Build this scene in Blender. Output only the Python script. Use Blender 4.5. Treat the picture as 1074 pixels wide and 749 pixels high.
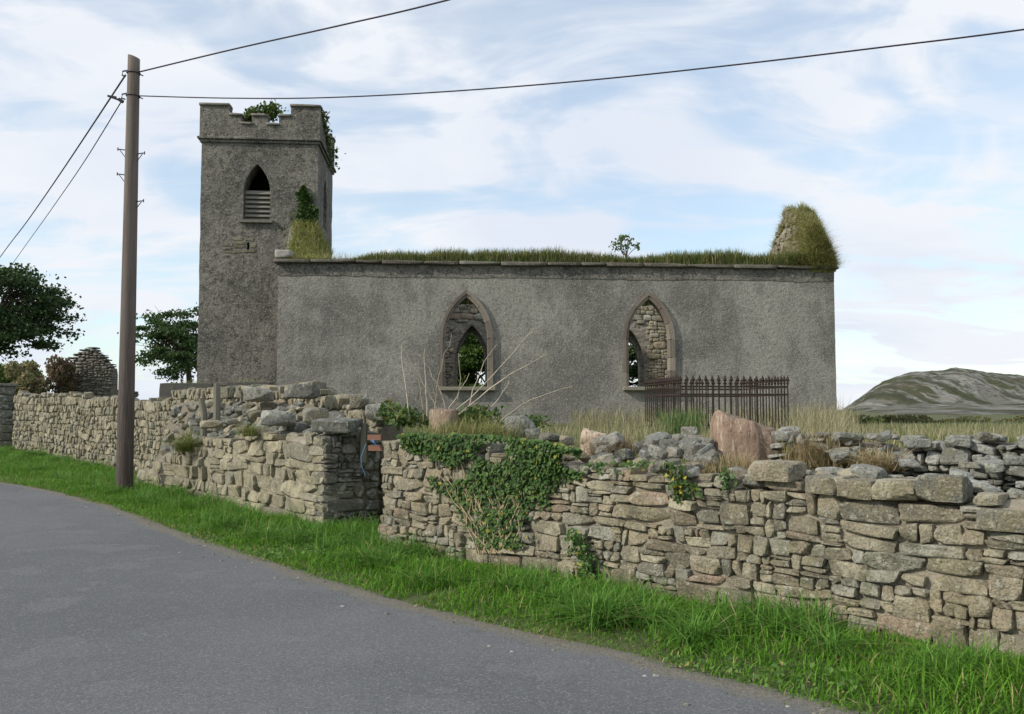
import bpy, math, random
import numpy as np
from mathutils import Vector, Matrix
from mathutils.geometry import tessellate_polygon
for o in list(bpy.data.objects): bpy.data.objects.remove(o)
random.seed(7); RNG = np.random.default_rng(11)
S = bpy.context.scene; COL = S.collection
rad = math.radians
# ---------------------------------------------------------------- camera
F, CX, CY, PITCH, EYE = 930.0, 537.0, 374.5, math.atan(55.5/930), 1.6
cd = bpy.data.cameras.new('camera'); cam = bpy.data.objects.new('camera', cd); COL.objects.link(cam)
cd.sensor_width = 36; cd.lens = F/1074*36; cd.clip_end = 20000; cd.clip_start = .05
cam.location = (0, 0, EYE); cam.rotation_euler = (rad(90)+PITCH, 0, 0); S.camera = cam
# ---------------------------------------------------------------- sky, sun, exposure
SUN_DIR = Vector((-.80, -.36, .54)).normalized()
elev = math.asin(SUN_DIR.z); azi = math.atan2(SUN_DIR.x, SUN_DIR.y)
W = bpy.data.worlds.new('World'); S.world = W; W.use_nodes = True
nt = W.node_tree; nt.nodes.clear()
def nn(nt, t, **k):
    n = nt.nodes.new(t)
    for a, v in k.items(): setattr(n, a, v)
    return n
sky = nn(nt, 'ShaderNodeTexSky', sky_type='NISHITA', sun_disc=False, sun_elevation=elev, sun_rotation=azi)
sky.dust_density = .6; sky.air_density = 1.0
tc = nn(nt, 'ShaderNodeTexCoord'); sep = nn(nt, 'ShaderNodeSeparateXYZ'); nt.links.new(tc.outputs['Generated'], sep.inputs[0])
mx = nn(nt, 'ShaderNodeMath', operation='MAXIMUM'); nt.links.new(sep.outputs[2], mx.inputs[0]); mx.inputs[1].default_value = 0
ad = nn(nt, 'ShaderNodeMath', operation='ADD'); nt.links.new(mx.outputs[0], ad.inputs[0]); ad.inputs[1].default_value = .22
dx = nn(nt, 'ShaderNodeMath', operation='DIVIDE'); dy = nn(nt, 'ShaderNodeMath', operation='DIVIDE')
nt.links.new(sep.outputs[0], dx.inputs[0]); nt.links.new(ad.outputs[0], dx.inputs[1])
nt.links.new(sep.outputs[1], dy.inputs[0]); nt.links.new(ad.outputs[0], dy.inputs[1])
cmb = nn(nt, 'ShaderNodeCombineXYZ'); nt.links.new(dx.outputs[0], cmb.inputs[0]); nt.links.new(dy.outputs[0], cmb.inputs[1])
def skynoise(scale, stretch, rot, lo, hi, det=9, dist=.6, loc=(0, 0, 0)):
    mp = nn(nt, 'ShaderNodeMapping'); mp.inputs['Scale'].default_value = stretch; mp.inputs['Rotation'].default_value = (0, 0, rot)
    mp.inputs['Location'].default_value = loc
    nt.links.new(cmb.outputs[0], mp.inputs[0])
    n = nn(nt, 'ShaderNodeTexNoise'); n.inputs['Scale'].default_value = scale; n.inputs['Detail'].default_value = det
    n.inputs['Roughness'].default_value = .52; n.inputs['Distortion'].default_value = dist
    nt.links.new(mp.outputs[0], n.inputs['Vector'])
    r = nn(nt, 'ShaderNodeMapRange', interpolation_type='SMOOTHSTEP'); r.inputs[1].default_value = lo; r.inputs[2].default_value = hi
    nt.links.new(n.outputs[0], r.inputs[0]); return r.outputs[0]
c1 = skynoise(1.7, (1, 1.35, 1), .6, .40, .64, loc=(1.3, .4, 0), dist=.9)
c2 = skynoise(5.5, (.75, 1.5, 1), .7, .40, .68, dist=.7)
c3 = skynoise(.9, (1, 1.3, 1), 1.1, .42, .68, loc=(4, 2, 0))      # grey undersides
mm = nn(nt, 'ShaderNodeMath', operation='MULTIPLY_ADD', use_clamp=True); nt.links.new(c2, mm.inputs[0]); mm.inputs[1].default_value = .40
nt.links.new(c1, mm.inputs[2])
m2 = nn(nt, 'ShaderNodeMath', operation='MULTIPLY', use_clamp=True); nt.links.new(mm.outputs[0], m2.inputs[0]); m2.inputs[1].default_value = .66
m3 = nn(nt, 'ShaderNodeMath', operation='ADD', use_clamp=True); nt.links.new(m2.outputs[0], m3.inputs[0]); m3.inputs[1].default_value = .47
cc = nn(nt, 'ShaderNodeMix', data_type='RGBA'); nt.links.new(c3, cc.inputs['Factor'])
cc.inputs['A'].default_value = (5.7, 5.9, 6.25, 1); cc.inputs['B'].default_value = (4.9, 5.3, 6.0, 1)
mixc = nn(nt, 'ShaderNodeMix', data_type='RGBA'); nt.links.new(m3.outputs[0], mixc.inputs['Factor'])
gain = nn(nt, 'ShaderNodeMix', data_type='RGBA', blend_type='MULTIPLY'); gain.inputs['Factor'].default_value = 1; gain.inputs['B'].default_value = (1.12, 1.28, 1.26, 1)
nt.links.new(sky.outputs[0], gain.inputs['A']); nt.links.new(gain.outputs['Result'], mixc.inputs['A']); nt.links.new(cc.outputs['Result'], mixc.inputs['B'])
bg = nn(nt, 'ShaderNodeBackground'); bg.inputs[1].default_value = .15; nt.links.new(mixc.outputs['Result'], bg.inputs[0])
wo = nn(nt, 'ShaderNodeOutputWorld'); nt.links.new(bg.outputs[0], wo.inputs[0])
sd = bpy.data.lights.new('sun', 'SUN'); sun = bpy.data.objects.new('sun', sd); COL.objects.link(sun)
sd.energy = 3.5; sd.angle = rad(1.5); sd.color = (1, .93, .82); sun.rotation_euler = SUN_DIR.to_track_quat('Z', 'Y').to_euler()
S.view_settings.view_transform = 'Standard'; S.view_settings.look = 'None'; S.view_settings.exposure = 0.06; S.view_settings.gamma = 1
S.render.engine = 'CYCLES'
# ---------------------------------------------------------------- helpers
def ray(px, py):
    x = (px-CX)/F; u = (CY-py)/F
    return np.array([x, math.cos(PITCH)-math.sin(PITCH)*u, math.sin(PITCH)+math.cos(PITCH)*u])
def at(px, py, Y):
    r = ray(px, py); r = r*(Y/r[1]); return np.array([r[0], Y, EYE+r[2]])
def sstep(x): x = np.clip(x, 0, 1); return x*x*(3-2*x)
_K = [(RNG.normal(size=3), RNG.uniform(0, 6.28)) for _ in range(24)]
def wob(P, scale, octs=4):
    """cheap smooth noise, about -1..1"""
    P = np.asarray(P, float); out = np.zeros(len(P)); amp = 1.; k = scale; i = 0
    for o in range(octs):
        for j in range(3):
            d, ph = _K[(i) % 24]; i += 1
            Q = P@d*k + ph
            out += amp*np.sin(Q + 1.7*np.sin(P@_K[(i+7) % 24][0]*k*.7+ph))/2.2
        amp *= .5; k *= 2.05
    return out/1.6
class Geo:
    def __init__(s): s.v = []; s.f = []; s.c = []; s.n = 0
    def add(s, V, faces, col=(1, 1, 1)):
        V = np.asarray(V, float).reshape(-1, 3)
        for f in (faces if isinstance(faces, list) else [faces]):
            f = np.atleast_2d(np.asarray(f, int))
            if f.size: s.f.append(f+s.n)
        col = np.asarray(col, float)
        if col.ndim == 1: col = np.tile(col, (len(V), 1))
        s.v.append(V); s.c.append(col); s.n += len(V); return s
    def box(s, c, size, rz=0, col=(1, 1, 1), M=None):
        V = np.array([[x, y, z] for x in (-.5, .5) for y in (-.5, .5) for z in (-.5, .5)])*np.array(size)
        if M is not None: V = V@np.array(M.to_3x3()).T
        cz, sz = math.cos(rz), math.sin(rz); V = V@np.array([[cz, sz, 0], [-sz, cz, 0], [0, 0, 1]])
        return s.add(V+np.array(c), [[0, 1, 3, 2], [4, 6, 7, 5], [0, 4, 5, 1], [2, 3, 7, 6], [0, 2, 6, 4], [1, 5, 7, 3]], col)
    def tube(s, pts, r, n=6, col=(1, 1, 1)):
        pts = np.asarray(pts, float); m = len(pts); r = np.broadcast_to(r, (m,))
        T = np.gradient(pts, axis=0); T /= np.linalg.norm(T, axis=1)[:, None]+1e-9
        up = np.array([0, 0, 1.]) if abs(T[:, 2]).mean() < .8 else np.array([1., 0, 0])
        A = np.cross(T, up); A /= np.linalg.norm(A, axis=1)[:, None]+1e-9; B = np.cross(T, A)
        a = np.arange(n)*2*math.pi/n
        V = pts[:, None]+r[:, None, None]*(A[:, None]*np.cos(a)[None, :, None]+B[:, None]*np.sin(a)[None, :, None])
        F_ = [[i*n+j, i*n+(j+1) % n, (i+1)*n+(j+1) % n, (i+1)*n+j] for i in range(m-1) for j in range(n)]
        return s.add(V.reshape(-1, 3), [np.array(F_), np.array([list(range(n))[::-1]]), np.array([[(m-1)*n+j for j in range(n)]])], col)
    def prism(s, outer, holes, y0, y1, col=(1, 1, 1)):
        """polygon in (x,z) with holes, extruded along y"""
        loops = [outer]+holes; flat = [p for l in loops for p in l]; n = len(flat)
        tri = tessellate_polygon([[Vector((p[0], p[1], 0)) for p in l] for l in loops])
        V = [(p[0], y0, p[1]) for p in flat]+[(p[0], y1, p[1]) for p in flat]
        q = []; o = 0
        for l in loops:
            for i in range(len(l)):
                a, b = o+i, o+(i+1) % len(l); q.append([a, b, b+n, a+n])
            o += len(l)
        t = [list(x) for x in tri]
        return s.add(V, [np.array(t), np.array([[c+n for c in x[::-1]] for x in t]), np.array(q)], col)
    def build(s, name, mat, parent=None, smooth=False, fixn=False):
        V = np.concatenate(s.v); C = np.concatenate(s.c)
        me = bpy.data.meshes.new(name); me.vertices.add(len(V)); me.vertices.foreach_set('co', V.astype(np.float32).ravel())
        idx = np.concatenate([f.ravel() for f in s.f]); cnt = np.concatenate([np.full(len(f), f.shape[1]) for f in s.f])
        me.loops.add(len(idx)); me.loops.foreach_set('vertex_index', idx.astype(np.int32))
        st = np.concatenate([[0], np.cumsum(cnt)[:-1]]); me.polygons.add(len(cnt)); me.polygons.foreach_set('loop_start', st.astype(np.int32))
        me.polygons.foreach_set('use_smooth', np.full(len(cnt), bool(smooth)))
        me.update(calc_edges=True); me.validate()
        if fixn:
            import bmesh
            b = bmesh.new(); b.from_mesh(me); bmesh.ops.recalc_face_normals(b, faces=b.faces); b.to_mesh(me); b.free()
        if smooth == 'sharp': me.polygons.foreach_set('use_smooth', np.full(len(cnt), True)); me.set_sharp_from_angle(angle=rad(19))
        a = me.attributes.new('tint', 'FLOAT_COLOR', 'POINT')
        a.data.foreach_set('color', np.concatenate([C, np.ones((len(C), 1))], 1).astype(np.float32).ravel())
        me.materials.append(mat)
        o = bpy.data.objects.new(name, me); COL.objects.link(o)
        if parent: o.parent = parent
        return o
def tag(o, label=None, cat=None, group=None, kind=None):
    if label: o['label'] = label
    if cat: o['category'] = cat
    if group: o['group'] = group
    if kind: o['kind'] = kind
    return o
def empty(name, loc, rz=0):
    o = bpy.data.objects.new(name, None); COL.objects.link(o); o.location = loc; o.rotation_euler = (0, 0, rz); o.empty_display_size = .2
    return o
def copy_tree(o, parent=None):
    c = o.copy(); COL.objects.link(c)
    if parent: c.parent = parent
    for ch in list(o.children): copy_tree(ch, c)
    return c
# ---------------------------------------------------------------- materials
def mat(name, base=(1, 1, 1), rough=.9, layers=(), bump=(), translucent=0, tint=True, spec=.25, strata=None):
    """layers: (scale, detail, lo, hi, colour, amount[, stretch]); bump: (scale, strength, distance)"""
    m = bpy.data.materials.new(name); m.use_nodes = True; t = m.node_tree; t.nodes.clear()
    L = t.links.new
    tcn = nn(t, 'ShaderNodeTexCoord')
    rgb = nn(t, 'ShaderNodeRGB'); rgb.outputs[0].default_value = (*base, 1); cur = rgb.outputs[0]
    if tint:
        a = nn(t, 'ShaderNodeAttribute', attribute_name='tint')
        mu = nn(t, 'ShaderNodeMix', data_type='RGBA', blend_type='MULTIPLY'); mu.inputs['Factor'].default_value = 1
        L(cur, mu.inputs['A']); L(a.outputs['Color'], mu.inputs['B']); cur = mu.outputs['Result']
    for ly in layers:
        sc, det, lo, hi, colr, amt = ly[:6]; st = ly[6] if len(ly) > 6 else (1, 1, 1)
        mp = nn(t, 'ShaderNodeMapping'); mp.inputs['Scale'].default_value = st; L(tcn.outputs['Object'], mp.inputs[0])
        n = nn(t, 'ShaderNodeTexNoise'); n.inputs['Scale'].default_value = sc; n.inputs['Detail'].default_value = det
        n.inputs['Roughness'].default_value = .62; L(mp.outputs[0], n.inputs['Vector'])
        r = nn(t, 'ShaderNodeMapRange', interpolation_type='SMOOTHSTEP'); r.inputs[1].default_value = lo; r.inputs[2].default_value = hi
        r.inputs[4].default_value = amt; L(n.outputs[0], r.inputs[0])
        mi = nn(t, 'ShaderNodeMix', data_type='RGBA'); L(r.outputs[0], mi.inputs['Factor']); L(cur, mi.inputs['A'])
        mi.inputs['B'].default_value = (*colr, 1); cur = mi.outputs['Result']
    nrm = None
    for (sc, stg, dist) in bump:
        n = nn(t, 'ShaderNodeTexNoise'); n.inputs['Scale'].default_value = sc; n.inputs['Detail'].default_value = 6; n.inputs['Roughness'].default_value = .65
        L(tcn.outputs['Object'], n.inputs['Vector'])
        b = nn(t, 'ShaderNodeBump'); b.inputs['Strength'].default_value = stg; b.inputs['Distance'].default_value = dist
        L(n.outputs[0], b.inputs['Height'])
        if nrm: L(nrm, b.inputs['Normal'])
        nrm = b.outputs[0]
    p = nn(t, 'ShaderNodeBsdfPrincipled'); p.inputs['Roughness'].default_value = rough; p.inputs['Specular IOR Level'].default_value = spec
    L(cur, p.inputs['Base Color'])
    if nrm: L(nrm, p.inputs['Normal'])
    out = nn(t, 'ShaderNodeOutputMaterial'); sh = p.outputs[0]
    if translucent:
        tr = nn(t, 'ShaderNodeBsdfTranslucent'); L(cur, tr.inputs[0])
        mi = nn(t, 'ShaderNodeMixShader'); mi.inputs[0].default_value = translucent; L(sh, mi.inputs[1]); L(tr.outputs[0], mi.inputs[2]); sh = mi.outputs[0]
    L(sh, out.inputs[0]); return m
M = {}
M['stone'] = mat('field_stone', (1, 1, 1), .93, [(3.5, 6, .47, .62, (.135, .125, .085), .65), (8, 6, .50, .62, (.095, .09, .07), .55), (2.2, 4, .5, .66, (.30, .255, .15), .4), (16, 6, .55, .64, (.46, .44, .35), .6), (55, 4, .50, .64, (.075, .07, .055), .55), (70, 3, .57, .68, (.52, .50, .42), .5), (3, 3, .6, .72, (.10, .12, .05), .35)], [(8, 1, .05), (38, .9, .018)])
M['greystone'] = mat('lichened_stone', (1, 1, 1), .95, [(4, 6, .47, .62, (.10, .10, .085), .6), (9, 6, .52, .62, (.44, .45, .41), .6), (14, 5, .53, .64, (.075, .08, .065), .6), (60, 3, .5, .66, (.07, .07, .06), .5), (4, 3, .58, .7, (.15, .17, .06), .45)], [(8, 1, .05), (38, .9, .018)])
M['mortar'] = mat('wall_core', (.17, .15, .115), 1, [(8, 6, .45, .7, (.09, .08, .06), .7), (40, 3, .5, .7, (.26, .24, .19), .5)], [(18, .8, .03), (70, .6, .01)])
M['limemortar'] = mat('lime_mortar', (.30, .265, .205), 1, [(6, 6, .45, .7, (.17, .15, .115), .7), (40, 3, .5, .7, (.40, .37, .30), .5)], [(18, .9, .03), (70, .8, .01)])
M['harl'] = mat('harled_render', (.265, .255, .222), .96,
    [(.38, 6, .42, .58, (.130, .127, .115), .85), (.6, 6, .50, .64, (.33, .32, .28), .65, (1, 1, .7)), (1.3, 7, .5, .64, (.125, .121, .108), .6, (1.2, 1.2, .7)),
     (3.5, 6, .50, .64, (.30, .29, .25), .35), (9, 6, .50, .62, (.10, .098, .086), .38), (22, 4, .52, .62, (.42, .41, .36), .42), (17, 4, .55, .64, (.06, .058, .05), .5), (28, 2, .63, .69, (.60, .59, .55), .7)],
    [(10, .8, .04), (30, .8, .02)])
M['harldark'] = mat('weathered_tower_render', (.185, .176, .152), .96,
    [(.5, 5, .42, .58, (.090, .087, .077), .8), (1.5, 6, .48, .64, (.26, .245, .20), .5, (1.4, 1.4, .6)),
     (4, 6, .50, .62, (.26, .25, .22), .45), (7, 6, .50, .62, (.055, .053, .046), .65), (18, 4, .53, .63, (.36, .35, .31), .5), (15, 4, .55, .64, (.04, .04, .034), .5)],
    [(8, 1, .07), (28, .9, .025)])
M['inner'] = mat('rubble_masonry', (.32, .295, .25), .98, [(3, 5, .45, .65, (.12, .11, .09), .8, (1, 1, 3)), (8, 5, .5, .65, (.34, .31, .26), .6, (1, 1, 3)), (14, 4, .55, .65, (.04, .04, .03), .8, (1, 1, 3.5))], [(7, 1, .08)])
M['sandstone'] = mat('window_sandstone', (1, 1, 1), .9, [(7, 5, .5, .7, (.15, .125, .10), .5), (25, 4, .55, .7, (.34, .30, .25), .4)], [(20, .4, .02)])
M['slab'] = mat('eaves_slab', (1, 1, 1), .9, [(4, 5, .5, .7, (.05, .045, .035), .6), (20, 4, .5, .65, (.30, .29, .25), .4)], [(20, .5, .02)])
M['leafy'] = mat('leaf', (1, 1, 1), .55, (), (), .30, spec=.3)
M['grass'] = mat('grass_blade', (1, 1, 1), .6, (), (), .32, spec=.2)
M['soil'] = mat('turf_ground', (.060, .090, .028), 1, [(.06, 6, .40, .58, (.10, .095, .05), .8), (1.2, 5, .45, .65, (.10, .12, .04), .7), (6, 5, .5, .7, (.13, .11, .06), .5)], [(12, .7, .05)], tint=False)
M['bark'] = mat('bark', (.09, .075, .055), .95, [(10, 5, .5, .7, (.04, .035, .028), .7, (1, 1, .2))], [(15, .8, .03)], tint=False)
M['pole'] = mat('pole_wood', (.140, .118, .104), .85, [(6, 5, .45, .7, (.09, .065, .055), .7, (3, 3, .12)), (20, 5, .5, .7, (.25, .20, .17), .5, (3, 3, .08))], [(30, .4, .01)], tint=True)
M['wood'] = mat('old_wood', (1, 1, 1), .9, [(12, 5, .5, .7, (.08, .07, .055), .6, (3, 3, .15))], [(25, .5, .01)])
M['stump'] = mat('stump_wood', (1, 1, 1), .9, [(7, 5, .48, .66, (.17, .095, .060), .7, (2.5, 2.5, .3)), (12, 5, .54, .68, (.52, .44, .36), .7, (2.5, 2.5, .25)), (22, 4, .56, .68, (.06, .04, .03), .6, (2, 2, .3))], [(14, .8, .03), (50, .5, .01)])
M['rust'] = mat('rusty_iron', (.038, .027, .023), .85, [(9, 5, .5, .7, (.022, .018, .016), .8), (40, 4, .55, .7, (.10, .050, .030), .5)], [(60, .4, .004)], tint=False)
M['metal'] = mat('galvanised_fitting', (.06, .055, .06), .6, tint=False)
M['cable'] = mat('cable_sheath', (.035, .03, .042), .6, tint=False)
M['louvre'] = mat('louvre_boards', (.20, .195, .165), .9, [(20, 4, .5, .7, (.18, .17, .14), .5, (.3, 1, 3))], tint=False)
M['brick'] = mat('plank_paint', (1, 1, 1), .9, [(20, 4, .5, .7, (.14, .07, .05), .5)], [(40, .4, .01)])
M['concrete'] = mat('rendered_plinth', (.085, .083, .072), .95, [(5, 5, .5, .7, (.05, .05, .045), .6), (12, 4, .55, .7, (.20, .19, .16), .5)], [(20, .6, .02)], tint=False)
M['hill'] = mat('rocky_hill', (.075, .085, .036), 1,
    [(.03, 6, .42, .60, (.120, .100, .060), .8), (.030, 10, .47, .54, (.23, .225, .20), .8, (1, .12, .55)), (.12, 9, .51, .57, (.33, .32, .29), .8, (1, .10, .45)), (.09, 9, .51, .58, (.05, .06, .028), .8, (1, .10, .4)), (.25, 6, .53, .62, (.035, .045, .022), .7)],
    [(.10, 1, 5), (.4, .8, 1.5)], tint=False)
def road_mat():
    m = mat('asphalt', (.120, .126, .132), .88, [(.35, 6, .42, .60, (.092, .098, .104), .85), (1.4, 7, .54, .60, (.142, .147, .150), .55), (55, 3, .52, .62, (.21, .21, .21), .6), (70, 3, .53, .64, (.065, .065, .07), .75), (22, 4, .58, .68, (.085, .087, .09), .5), (240, 2, .68, .74, (.5, .49, .46), .7)], [(90, .6, .008)], tint=False)
    t = m.node_tree; L = t.links.new
    p = [n for n in t.nodes if n.type == 'BSDF_PRINCIPLED'][0]; src = p.inputs['Base Color'].links[0].from_socket
    a = nn(t, 'ShaderNodeAttribute', attribute_name='tint'); sp = nn(t, 'ShaderNodeSeparateColor'); L(a.outputs['Color'], sp.inputs[0])
    tcn = nn(t, 'ShaderNodeTexCoord'); n = nn(t, 'ShaderNodeTexNoise'); n.inputs['Scale'].default_value = 2.6; n.inputs['Detail'].default_value = 9; n.inputs['Roughness'].default_value = .7; L(tcn.outputs['Object'], n.inputs['Vector'])
    # tint red holds metres from the edge / 2
    mu = nn(t, 'ShaderNodeMath', operation='MULTIPLY_ADD'); L(n.outputs[0], mu.inputs[0]); mu.inputs[1].default_value = -.19; L(sp.outputs[0], mu.inputs[2])
    r = nn(t, 'ShaderNodeMapRange', interpolation_type='SMOOTHSTEP'); r.inputs[1].default_value = -.10; r.inputs[2].default_value = -.02; r.inputs[3].default_value = 1; r.inputs[4].default_value = 0
    L(mu.outputs[0], r.inputs[0])
    n2 = nn(t, 'ShaderNodeTexNoise'); n2.inputs['Scale'].default_value = 60; n2.inputs['Detail'].default_value = 4; L(tcn.outputs['Object'], n2.inputs['Vector'])
    cr = nn(t, 'ShaderNodeMapRange'); cr.inputs[1].default_value = .35; cr.inputs[2].default_value = .65; L(n2.outputs[0], cr.inputs[0])
    gm = nn(t, 'ShaderNodeMix', data_type='RGBA'); L(cr.outputs[0], gm.inputs['Factor']); gm.inputs['A'].default_value = (.10, .092, .075, 1); gm.inputs['B'].default_value = (.21, .195, .16, 1)
    mi = nn(t, 'ShaderNodeMix', data_type='RGBA'); L(r.outputs[0], mi.inputs['Factor']); L(src, mi.inputs['A']); L(gm.outputs['Result'], mi.inputs['B'])
    L(mi.outputs['Result'], p.inputs['Base Color']); return m
M['road'] = road_mat()
# ---------------------------------------------------------------- layout lines
RE = np.array([(40, -31), (9, -2.2), (5.5, 1.1), (1.74, 4.72), (.3, 6.1), (-1.1, 7.44), (-2.5, 9.15), (-4.0, 11.0), (-5.5, 13.1), (-7.1, 15.2), (-9.1, 17.5), (-11.4, 19.7), (-17, 25), (-30, 36), (-80, 78)], float)
CF = np.array([(12, -2.6), (7.0, 2.2), (3.3, 5.7), (-1.51, 10.3)], float)      # front face of the right wall
BF = np.array([(-2.52, 11.9), (-7.8, 18.6)], float)                             # front face of the low wall at the gate
AF = np.array([(-2.0, 13.2), (-9.4, 22.6), (-17.4, 31.0)], float)               # front face of the long left wall
YL = np.array([(50, -39), (12.2, -2.3), (7.2, 2.45), (3.5, 5.95), (-1.3, 10.55), (-1.5, 12.6), (-1.75, 13.5), (-9.15, 22.9), (-17.2, 31.3), (-36, 49), (-100, 108)], float)
def pdist(P, L):
    """signed distance to a polyline (positive to the right when walking from first to last point)"""
    best = np.full(len(P), 1e9); sg = np.ones(len(P))
    for a, b in zip(L[:-1], L[1:]):
        d = b-a; t = np.clip(((P-a)@d)/(d@d), 0, 1); q = a+t[:, None]*d; dd = np.linalg.norm(P-q, axis=1)
        cr = d[0]*(P[:, 1]-a[1])-d[1]*(P[:, 0]-a[0]); m = dd < best-1e-9
        best = np.where(m, dd, best); sg = np.where(m, np.where(cr > 0, -1, 1), sg)
    return best*sg
def road_z(P): return .27*sstep((P[:, 1]-20)/12)
def ground_z(P):
    P = np.asarray(P, float).reshape(-1, 2)
    z0 = road_z(P); dr = pdist(P, RE); dy = pdist(P, YL)
    verge = z0-.03+.045*sstep(dr/1.1)
    yard = .86+.29*sstep(dy/4)+.25*sstep((P[:, 1]-24)/14)*(P[:, 0] < -6)*0+.03*wob(np.c_[P, P[:, 0]*0], .8, 2)
    z = np.where(dr < 0, z0-.03, verge)
    z = np.where(dy > 0, yard, z)
    far = np.clip((np.hypot(P[:, 0], P[:, 1])-60)/400, 0, 1)
    return z*(1-far)+1.1*far
# ground sheet
def axis(lo, hi, st, far):
    a = list(np.arange(lo, hi+1e-6, st)); d = st; x = hi; up = []
    while x < far: d *= 1.25; x += d; up.append(x)
    d = st; x = lo; dn = []
    while x > -far: d *= 1.25; x -= d; dn.append(x)
    return np.array(dn[::-1]+a+up)
gx, gy = axis(-20, 12, .2, 6000), axis(0, 34, .2, 6000)
X, Y = np.meshgrid(gx, gy, indexing='ij'); P = np.c_[X.ravel(), Y.ravel()]
V = np.c_[P, ground_z(P)]; nx, ny = len(gx), len(gy)
i, j = np.meshgrid(np.arange(nx-1), np.arange(ny-1), indexing='ij'); i = i.ravel(); j = j.ravel()
Fq = np.c_[i*ny+j, (i+1)*ny+j, (i+1)*ny+j+1, i*ny+j+1]
tag(Geo().add(V, Fq).build('ground', M['soil'], smooth=True), kind='structure')
# road strip
def resample(L, st):
    s = np.r_[0, np.cumsum(np.linalg.norm(np.diff(L, axis=0), axis=1))]; q = np.arange(0, s[-1], st)
    return np.c_[np.interp(q, s, L[:, 0]), np.interp(q, s, L[:, 1])]
rl = resample(RE, .35); T = np.gradient(rl, axis=0); T /= np.linalg.norm(T, axis=1)[:, None]; Nn = np.c_[-T[:, 1], T[:, 0]]   # to the camera side
k = len(rl); sm = Nn.copy()
for _ in range(12): sm[1:-1] = (sm[:-2]+sm[1:-1]+sm[2:])/3
Nn = sm/np.linalg.norm(sm, axis=1)[:, None]
if pdist(rl[k//2:k//2+1]+Nn[k//2:k//2+1], RE)[0] > 0: Nn = -Nn
offs = np.array([-.22, -.02, .15, .3, .6, 1.2, 2, 3, 4.2, 5.4, 5.7]); rows = []
edgew = .07*wob(np.c_[rl*1., rl[:, 0]*0], 2.2, 4)
for o in offs:
    q = rl+Nn*(o+(edgew if o < 1 else 0)[:, None] if o < 1 else o); z = road_z(q)+.012*(1 if o > -.1 else -1.5); rows.append(np.c_[q, z])
V = np.stack(rows, 1).reshape(-1, 3); m = len(offs)
i, j = np.meshgrid(np.arange(k-1), np.arange(m-1), indexing='ij'); i = i.ravel(); j = j.ravel()
cols = np.tile(np.c_[offs/2, offs*0, offs*0], (k, 1))
tag(Geo().add(V, np.c_[i*m+j, i*m+j+1, (i+1)*m+j+1, (i+1)*m+j], cols).build('road', M['road'], smooth=True), kind='structure')
# ---------------------------------------------------------------- stones
def cube_sphere(n):
    g = np.linspace(-1, 1, n+1); vs = {}; V = []; Fc = []
    def vid(p):
        kk = tuple(np.round(p, 5))
        if kk not in vs: vs[kk] = len(V); V.append(p)
        return vs[kk]
    for ax in range(3):
        for sgn in (-1, 1):
            for a in range(n):
                for b in range(n):
                    c = []
                    for (da, db) in ((0, 0), (1, 0), (1, 1), (0, 1)):
                        p = [0, 0, 0]; p[ax] = sgn; p[(ax+1) % 3] = g[a+da]; p[(ax+2) % 3] = g[b+db]; c.append(vid(tuple(p)))
                    Fc.append(c if sgn > 0 else c[::-1])
    return np.array(V), np.array(Fc)
TPL = {n: cube_sphere(n) for n in (4, 6, 8)}
def unit_stone(rng, n=6, k=7., cuts=5, rough=.05, lo=1.12, hi=1.5):
    V, Fc = TPL[n]; V = V/(np.sum(np.abs(V)**(k*2), axis=1)**(1/(k*2)))[:, None]
    for _ in range(cuts):
        d = rng.choice([-1, 1], 3)*rng.uniform(.15, 1, 3); d /= np.linalg.norm(d)
        dd = rng.uniform(lo, hi); V = V-np.maximum(0, V@d-dd)[:, None]*d
    V = V*(1+rough*wob(V+rng.uniform(-50, 50, 3), 1.8, 3)[:, None])
    return V, Fc
def partition(rng, L, H, wmax, hmax, amin, psplit, tall=False, rowh=(.20, .42), secw=(.28, .85)):
    out = []
    def rec(a, b, c, d):
        w, h = b-a, d-c
        big = w > wmax or h > hmax
        if not big and (w*h < amin or rng.random() > psplit): out.append((a, b, c, d)); return
        r = w/h; lim = (2.3, 1.05) if not tall else (1.0, .55)
        if w > wmax and r > 1: vert = True
        elif h > hmax and r < 1.6: vert = False
        elif r > lim[0]: vert = True
        elif r < lim[1]: vert = False
        else: vert = rng.random() < .5
        q = rng.uniform(.28, .72)
        if vert: rec(a, a+w*q, c, d); rec(a+w*q, b, c, d)
        else: rec(a, b, c, c+h*q); rec(a, b, c+h*q, d)
    z = 0
    while z < H:
        h = rng.uniform(*rowh); s = -rng.uniform(0, .3)
        while s < L:
            w = rng.uniform(*secw); a, b = max(s, 0), min(s+w, L)
            if L-b < .15: b = L
            if b-a > .06: rec(a, b, z, z+h)
            s = b if b > a else s+w
            if s >= L: break
        z += h
    return out
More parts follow.
